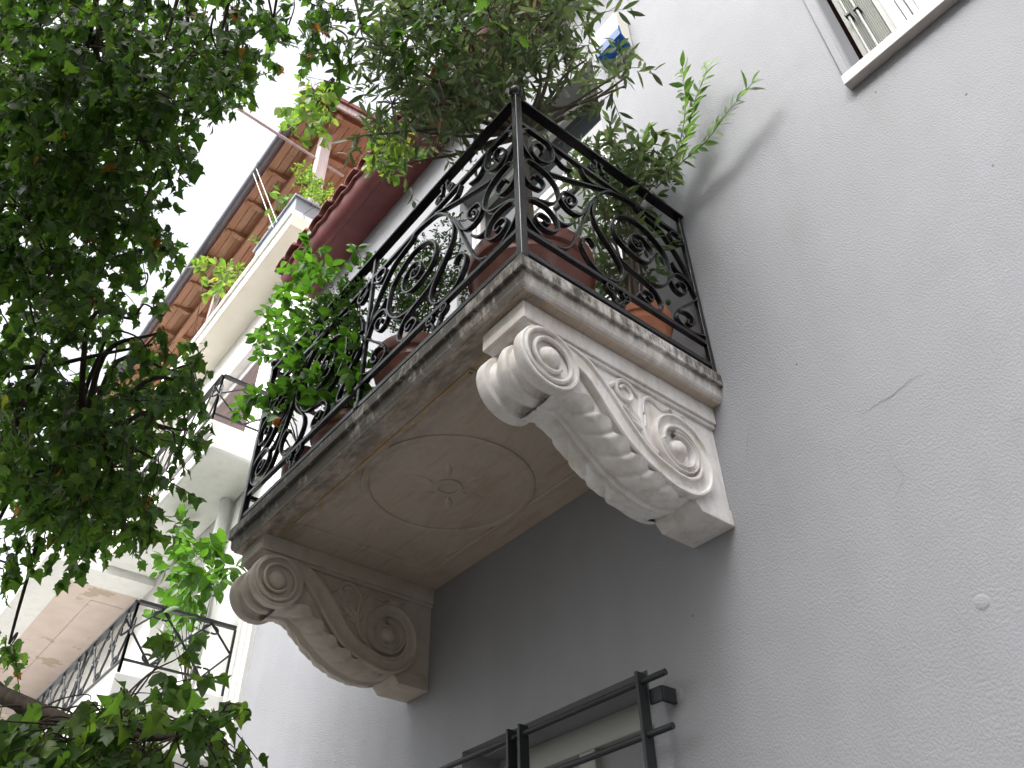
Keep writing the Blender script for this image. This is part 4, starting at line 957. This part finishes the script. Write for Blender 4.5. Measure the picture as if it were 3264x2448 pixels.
# olive shoots in the small terracotta pot by the wall
sap = shrub('olive_sapling', 'young olive sapling with long shoots against the grey wall in the small terracotta pot', 'tree', (-.20, -.20, .28),
  [(1900,470,55,.9),(1960,440,40,.7),(1930,560,70,.9),(2000,560,60,1.0),(2060,520,50,.9),(2110,540,45,.9),(2060,590,50,.8),(1990,640,55,.7),(1900,640,60,.7),(1960,740,60,.8),(2030,800,50,.7),(1940,840,50,.7),(2010,900,45,.6),(2080,910,35,.5),(1860,560,50,.6),(1880,760,60,.6),(1930,960,40,.5)],
  by_plane(-.21, .08), T_SHOOT, M['olive'], .062, .0044, 9, .1, .12, M['obark'], r0=.009)
LVs = Leaves(); bws = MB()
for pts, up in (([(2120,560),(2150,500),(2175,420),(2185,330),(2180,270),(2175,215)], .2), ([(2150,520),(2190,420),(2215,320),(2240,260),(2255,215)], .2), ([(2090,600),(2170,520),(2250,450),(2310,370),(2350,320),(2395,268)], .2), ([(2040,580),(2045,500),(2050,440),(2060,415)], .2)):
    Q = resample(spline([on(x, y, 1, -.13) for x, y in pts], 8), 40); bws.tube(Q, np.linspace(.0035, .0012, 40), 5)
    for i in range(3, 40, 2):
        ax = unit(Q[min(i+1, 39)]-Q[i-1]); s_ = unit(np.cross(ax, np.array([0, 1.0, 0]))*(1 if i % 4 == 1 else -1)+rnd()*.35)
        for sg in (1, -1): LVs.add(Q[i], unit(ax*.75+s_*sg*.8), unit(np.array([0, -.5, .7])+rnd()*.35), RNG.uniform(.062, .092), float(RNG.beta(2, 1.8)))
    LVs.add(Q[-1], unit(Q[-1]-Q[-3]), unit(rnd()), .05, .9)
bws.build('shoot_stem', M['obark'], sap, 'all', fix=False); split_leaves('leaf', sap, T_SHOOT, LVs, M['shoot'], 150)
tag(MB().lathe([(0,-.0145),(.007,-.013),(.0105,-.006),(.011,0),(.0095,.008),(.005,.013),(0,.0145)], on(2130, 963, 1, -.17), 2, 14).build('olive_fruit', M['shoot'], sap, 'all'))

# fine leaved bush, orange tree, dark clump
shrub('fine_leaved_bush', 'dark fine leaved bush behind the front railing of the balcony', 'bush', (-1.0, -.75, .33),
  [(1330,880,70,.8),(1400,800,55,.7),(1435,730,30,.6),(1270,960,60,.9),(1400,930,55,.7),(1340,980,60,.8),(1480,960,30,.5),(1300,1030,50,.8),(1440,880,30,.5)],
  by_plane(-.74, .10), T_BOX, M['box'], .017, .018, 14, .0, .07, M['twig'], r0=.006)
shrub('trailing_bush', 'dark small leaved shrub spilling over the handrail beside the orange tree', 'bush', (-1.40, -.80, .25),
  [(1085,955,45,1.0),(1140,925,35,.9),(1040,1000,40,1.0),(1190,850,22,.8),(1110,1010,45,.8),(1000,1030,30,.7)],
  by_plane(-.93, .08), T_BOX, M['box'], .020, .026, 14, .05, .06, M['twig'], r0=.006)
cit = shrub('orange_tree', 'small orange tree with glossy bright green leaves and fruit inside the front railing', 'tree', (-1.55, -.74, .27),
  [(985,830,35,.9),(1010,880,45,1.0),(950,900,40,1.0),(930,960,45,1.0),(900,1010,45,1.0),(880,1070,40,1.0),(1150,820,25,.7),(1100,870,25,.7),(850,1110,40,.9),(920,1120,50,.9),(990,1090,55,.8),(1060,1060,50,.8),(1040,1160,60,.9),(960,1190,50,.9),(1110,1150,50,.8),(1000,1250,55,.9),(1080,1250,50,.9),(1140,1220,40,.7),(930,1260,40,.8),(1160,1080,40,.6)],
  by_plane(-.86, .12), T_CITRUS, M['citrus'], .072, .0052, 6, .1, .09, M['twig'], r0=.007, n_obj=260, tints=lambda: float(np.clip(RNG.beta(2, 1.9)*.93, 0, 1)))
cit2 = shrub('orange_tree', 'low orange shoot with fruit leaning out past the far corner post', 'tree', (-1.96, -.80, .34),
  [(800,1290,28,1.0),(780,1320,28,1.0),(830,1270,20,.8),(870,1280,30,.9),(910,1300,35,.9),(880,1320,25,.7)],
  by_plane(-.98, .07), T_CITRUS, M['citrus'], .070, .0062, 5, .1, .08, M['twig'], r0=.005, n_obj=120)
def fruit(par, px, py, y, r_=.030):
    c_ = on(px, py, 1, y); MB().lathe([(0,-r_),(r_*.5,-r_*.87),(r_*.87,-r_*.5),(r_,0),(r_*.87,r_*.5),(r_*.5,r_*.86),(r_*.12,r_*.93),(0,r_*.90)], c_, 2, 20).build('orange_fruit', M['orange'], par, 'all')
fruit(cit, 1072, 1180, -.90); fruit(cit2, 885, 1345, -.99, .026); fruit(cit, 1210, 1215, -.8, .024)

# plants on the neighbour's house
def by_x(x0, sp): return lambda x, y, j: on(x, y, 0, x0+(RNG.uniform(-sp, sp) if j else 0))
shrub('wall_creeper', 'bright green creeper hanging beside the lower neighbour balcony railing', 'creeper', (-4.75, -.18, .11),
  [(590,1690,40,.8),(630,1750,50,1.0),(680,1780,40,.9),(560,1780,40,.9),(600,1850,45,1.0),(650,1860,50,1.0),(690,1830,35,.8),(560,1920,40,.9),(600,1960,40,.8),(580,2030,30,.7),(560,2080,25,.6),(500,1960,20,.5)],
  by_plane(-.36, .12), T_CITRUS, M['citrus'], .11, .0042, 6, .35, .15, M['twig'], r0=.004, tints=lambda: float(np.clip(RNG.beta(2, 1.5)*.9, 0, 1)))
shrub('planter_plant', 'pale feathery plant growing in the blue grey planter', 'plant', (-4.75, -.17, 5.5),
  [(985,590,30,1.0),(960,560,18,.9),(975,540,10,.9),(1005,620,22,1.0),(1030,640,20,.9)], by_plane(-.19, .10), T_BOX, M['vine'], .045, .030, 12, .0, .12, M['twig'], r0=.004)
shrub('trailing_plant', 'white flowered trailing plant at the end of the blue grey planter', 'plant', (-5.3, -.25, 5.5),
  [(885,640,12,1.0),(880,675,12,1.0),(900,640,10,.8)], by_plane(-.36, .05), T_CITRUS, M['shoot'], .13, .016, 3, .3, .10, M['twig'], r0=.004)
shrub('loggia_vine', 'yellow green vine hanging from the loggia kerb below the gutter', 'creeper', (-7.2, -.30, 5.27),
  [(630,840,28,.9),(660,870,25,.9),(690,890,25,.9),(700,930,20,.9),(720,910,14,.7)], by_plane(-.40, .06), T_CITRUS, M['vine'], .15, .012, 4, .3, .14, M['twig'], r0=.005)
shrub('kerb_flowers', 'straggling pink tinged flowers along the loggia kerb', 'plant', (-6.6, -.28, 5.27),
  [(735,875,14,1.0),(715,860,12,.9),(760,870,14,1.0),(830,770,12,.7)], by_plane(-.30, .05), T_BOX, M['vine'], .05, .035, 8, .0, .12, M['twig'], r0=.003)
shrub('yellowing_branch', 'branch of yellowing leaves hanging in front of the wooden roof overhang', 'branch', np.array(at(1060, 250, 6.4)),
  [(1010,330,35,.9),(960,370,35,.9),(930,420,22,.8),(1040,390,30,.7),(990,410,30,.7)], by_dist(6.6, .35), T_CITRUS, M['vine'], .085, .0100, 5, .35, .12, M['twig'], r0=.005)
shrub('yellowing_branch', 'branch of lime green leaves hanging in front of the maroon eave', 'branch', np.array(at(1260, 380, 5.0)),
  [(1240,440,40,.9),(1270,490,45,1.0),(1230,520,35,.9),(1290,440,35,.8),(1245,580,16,.8)], by_dist(5.0, .2), T_CITRUS, M['vine'], .058, .0085, 6, .35, .09, M['twig'], r0=.004)
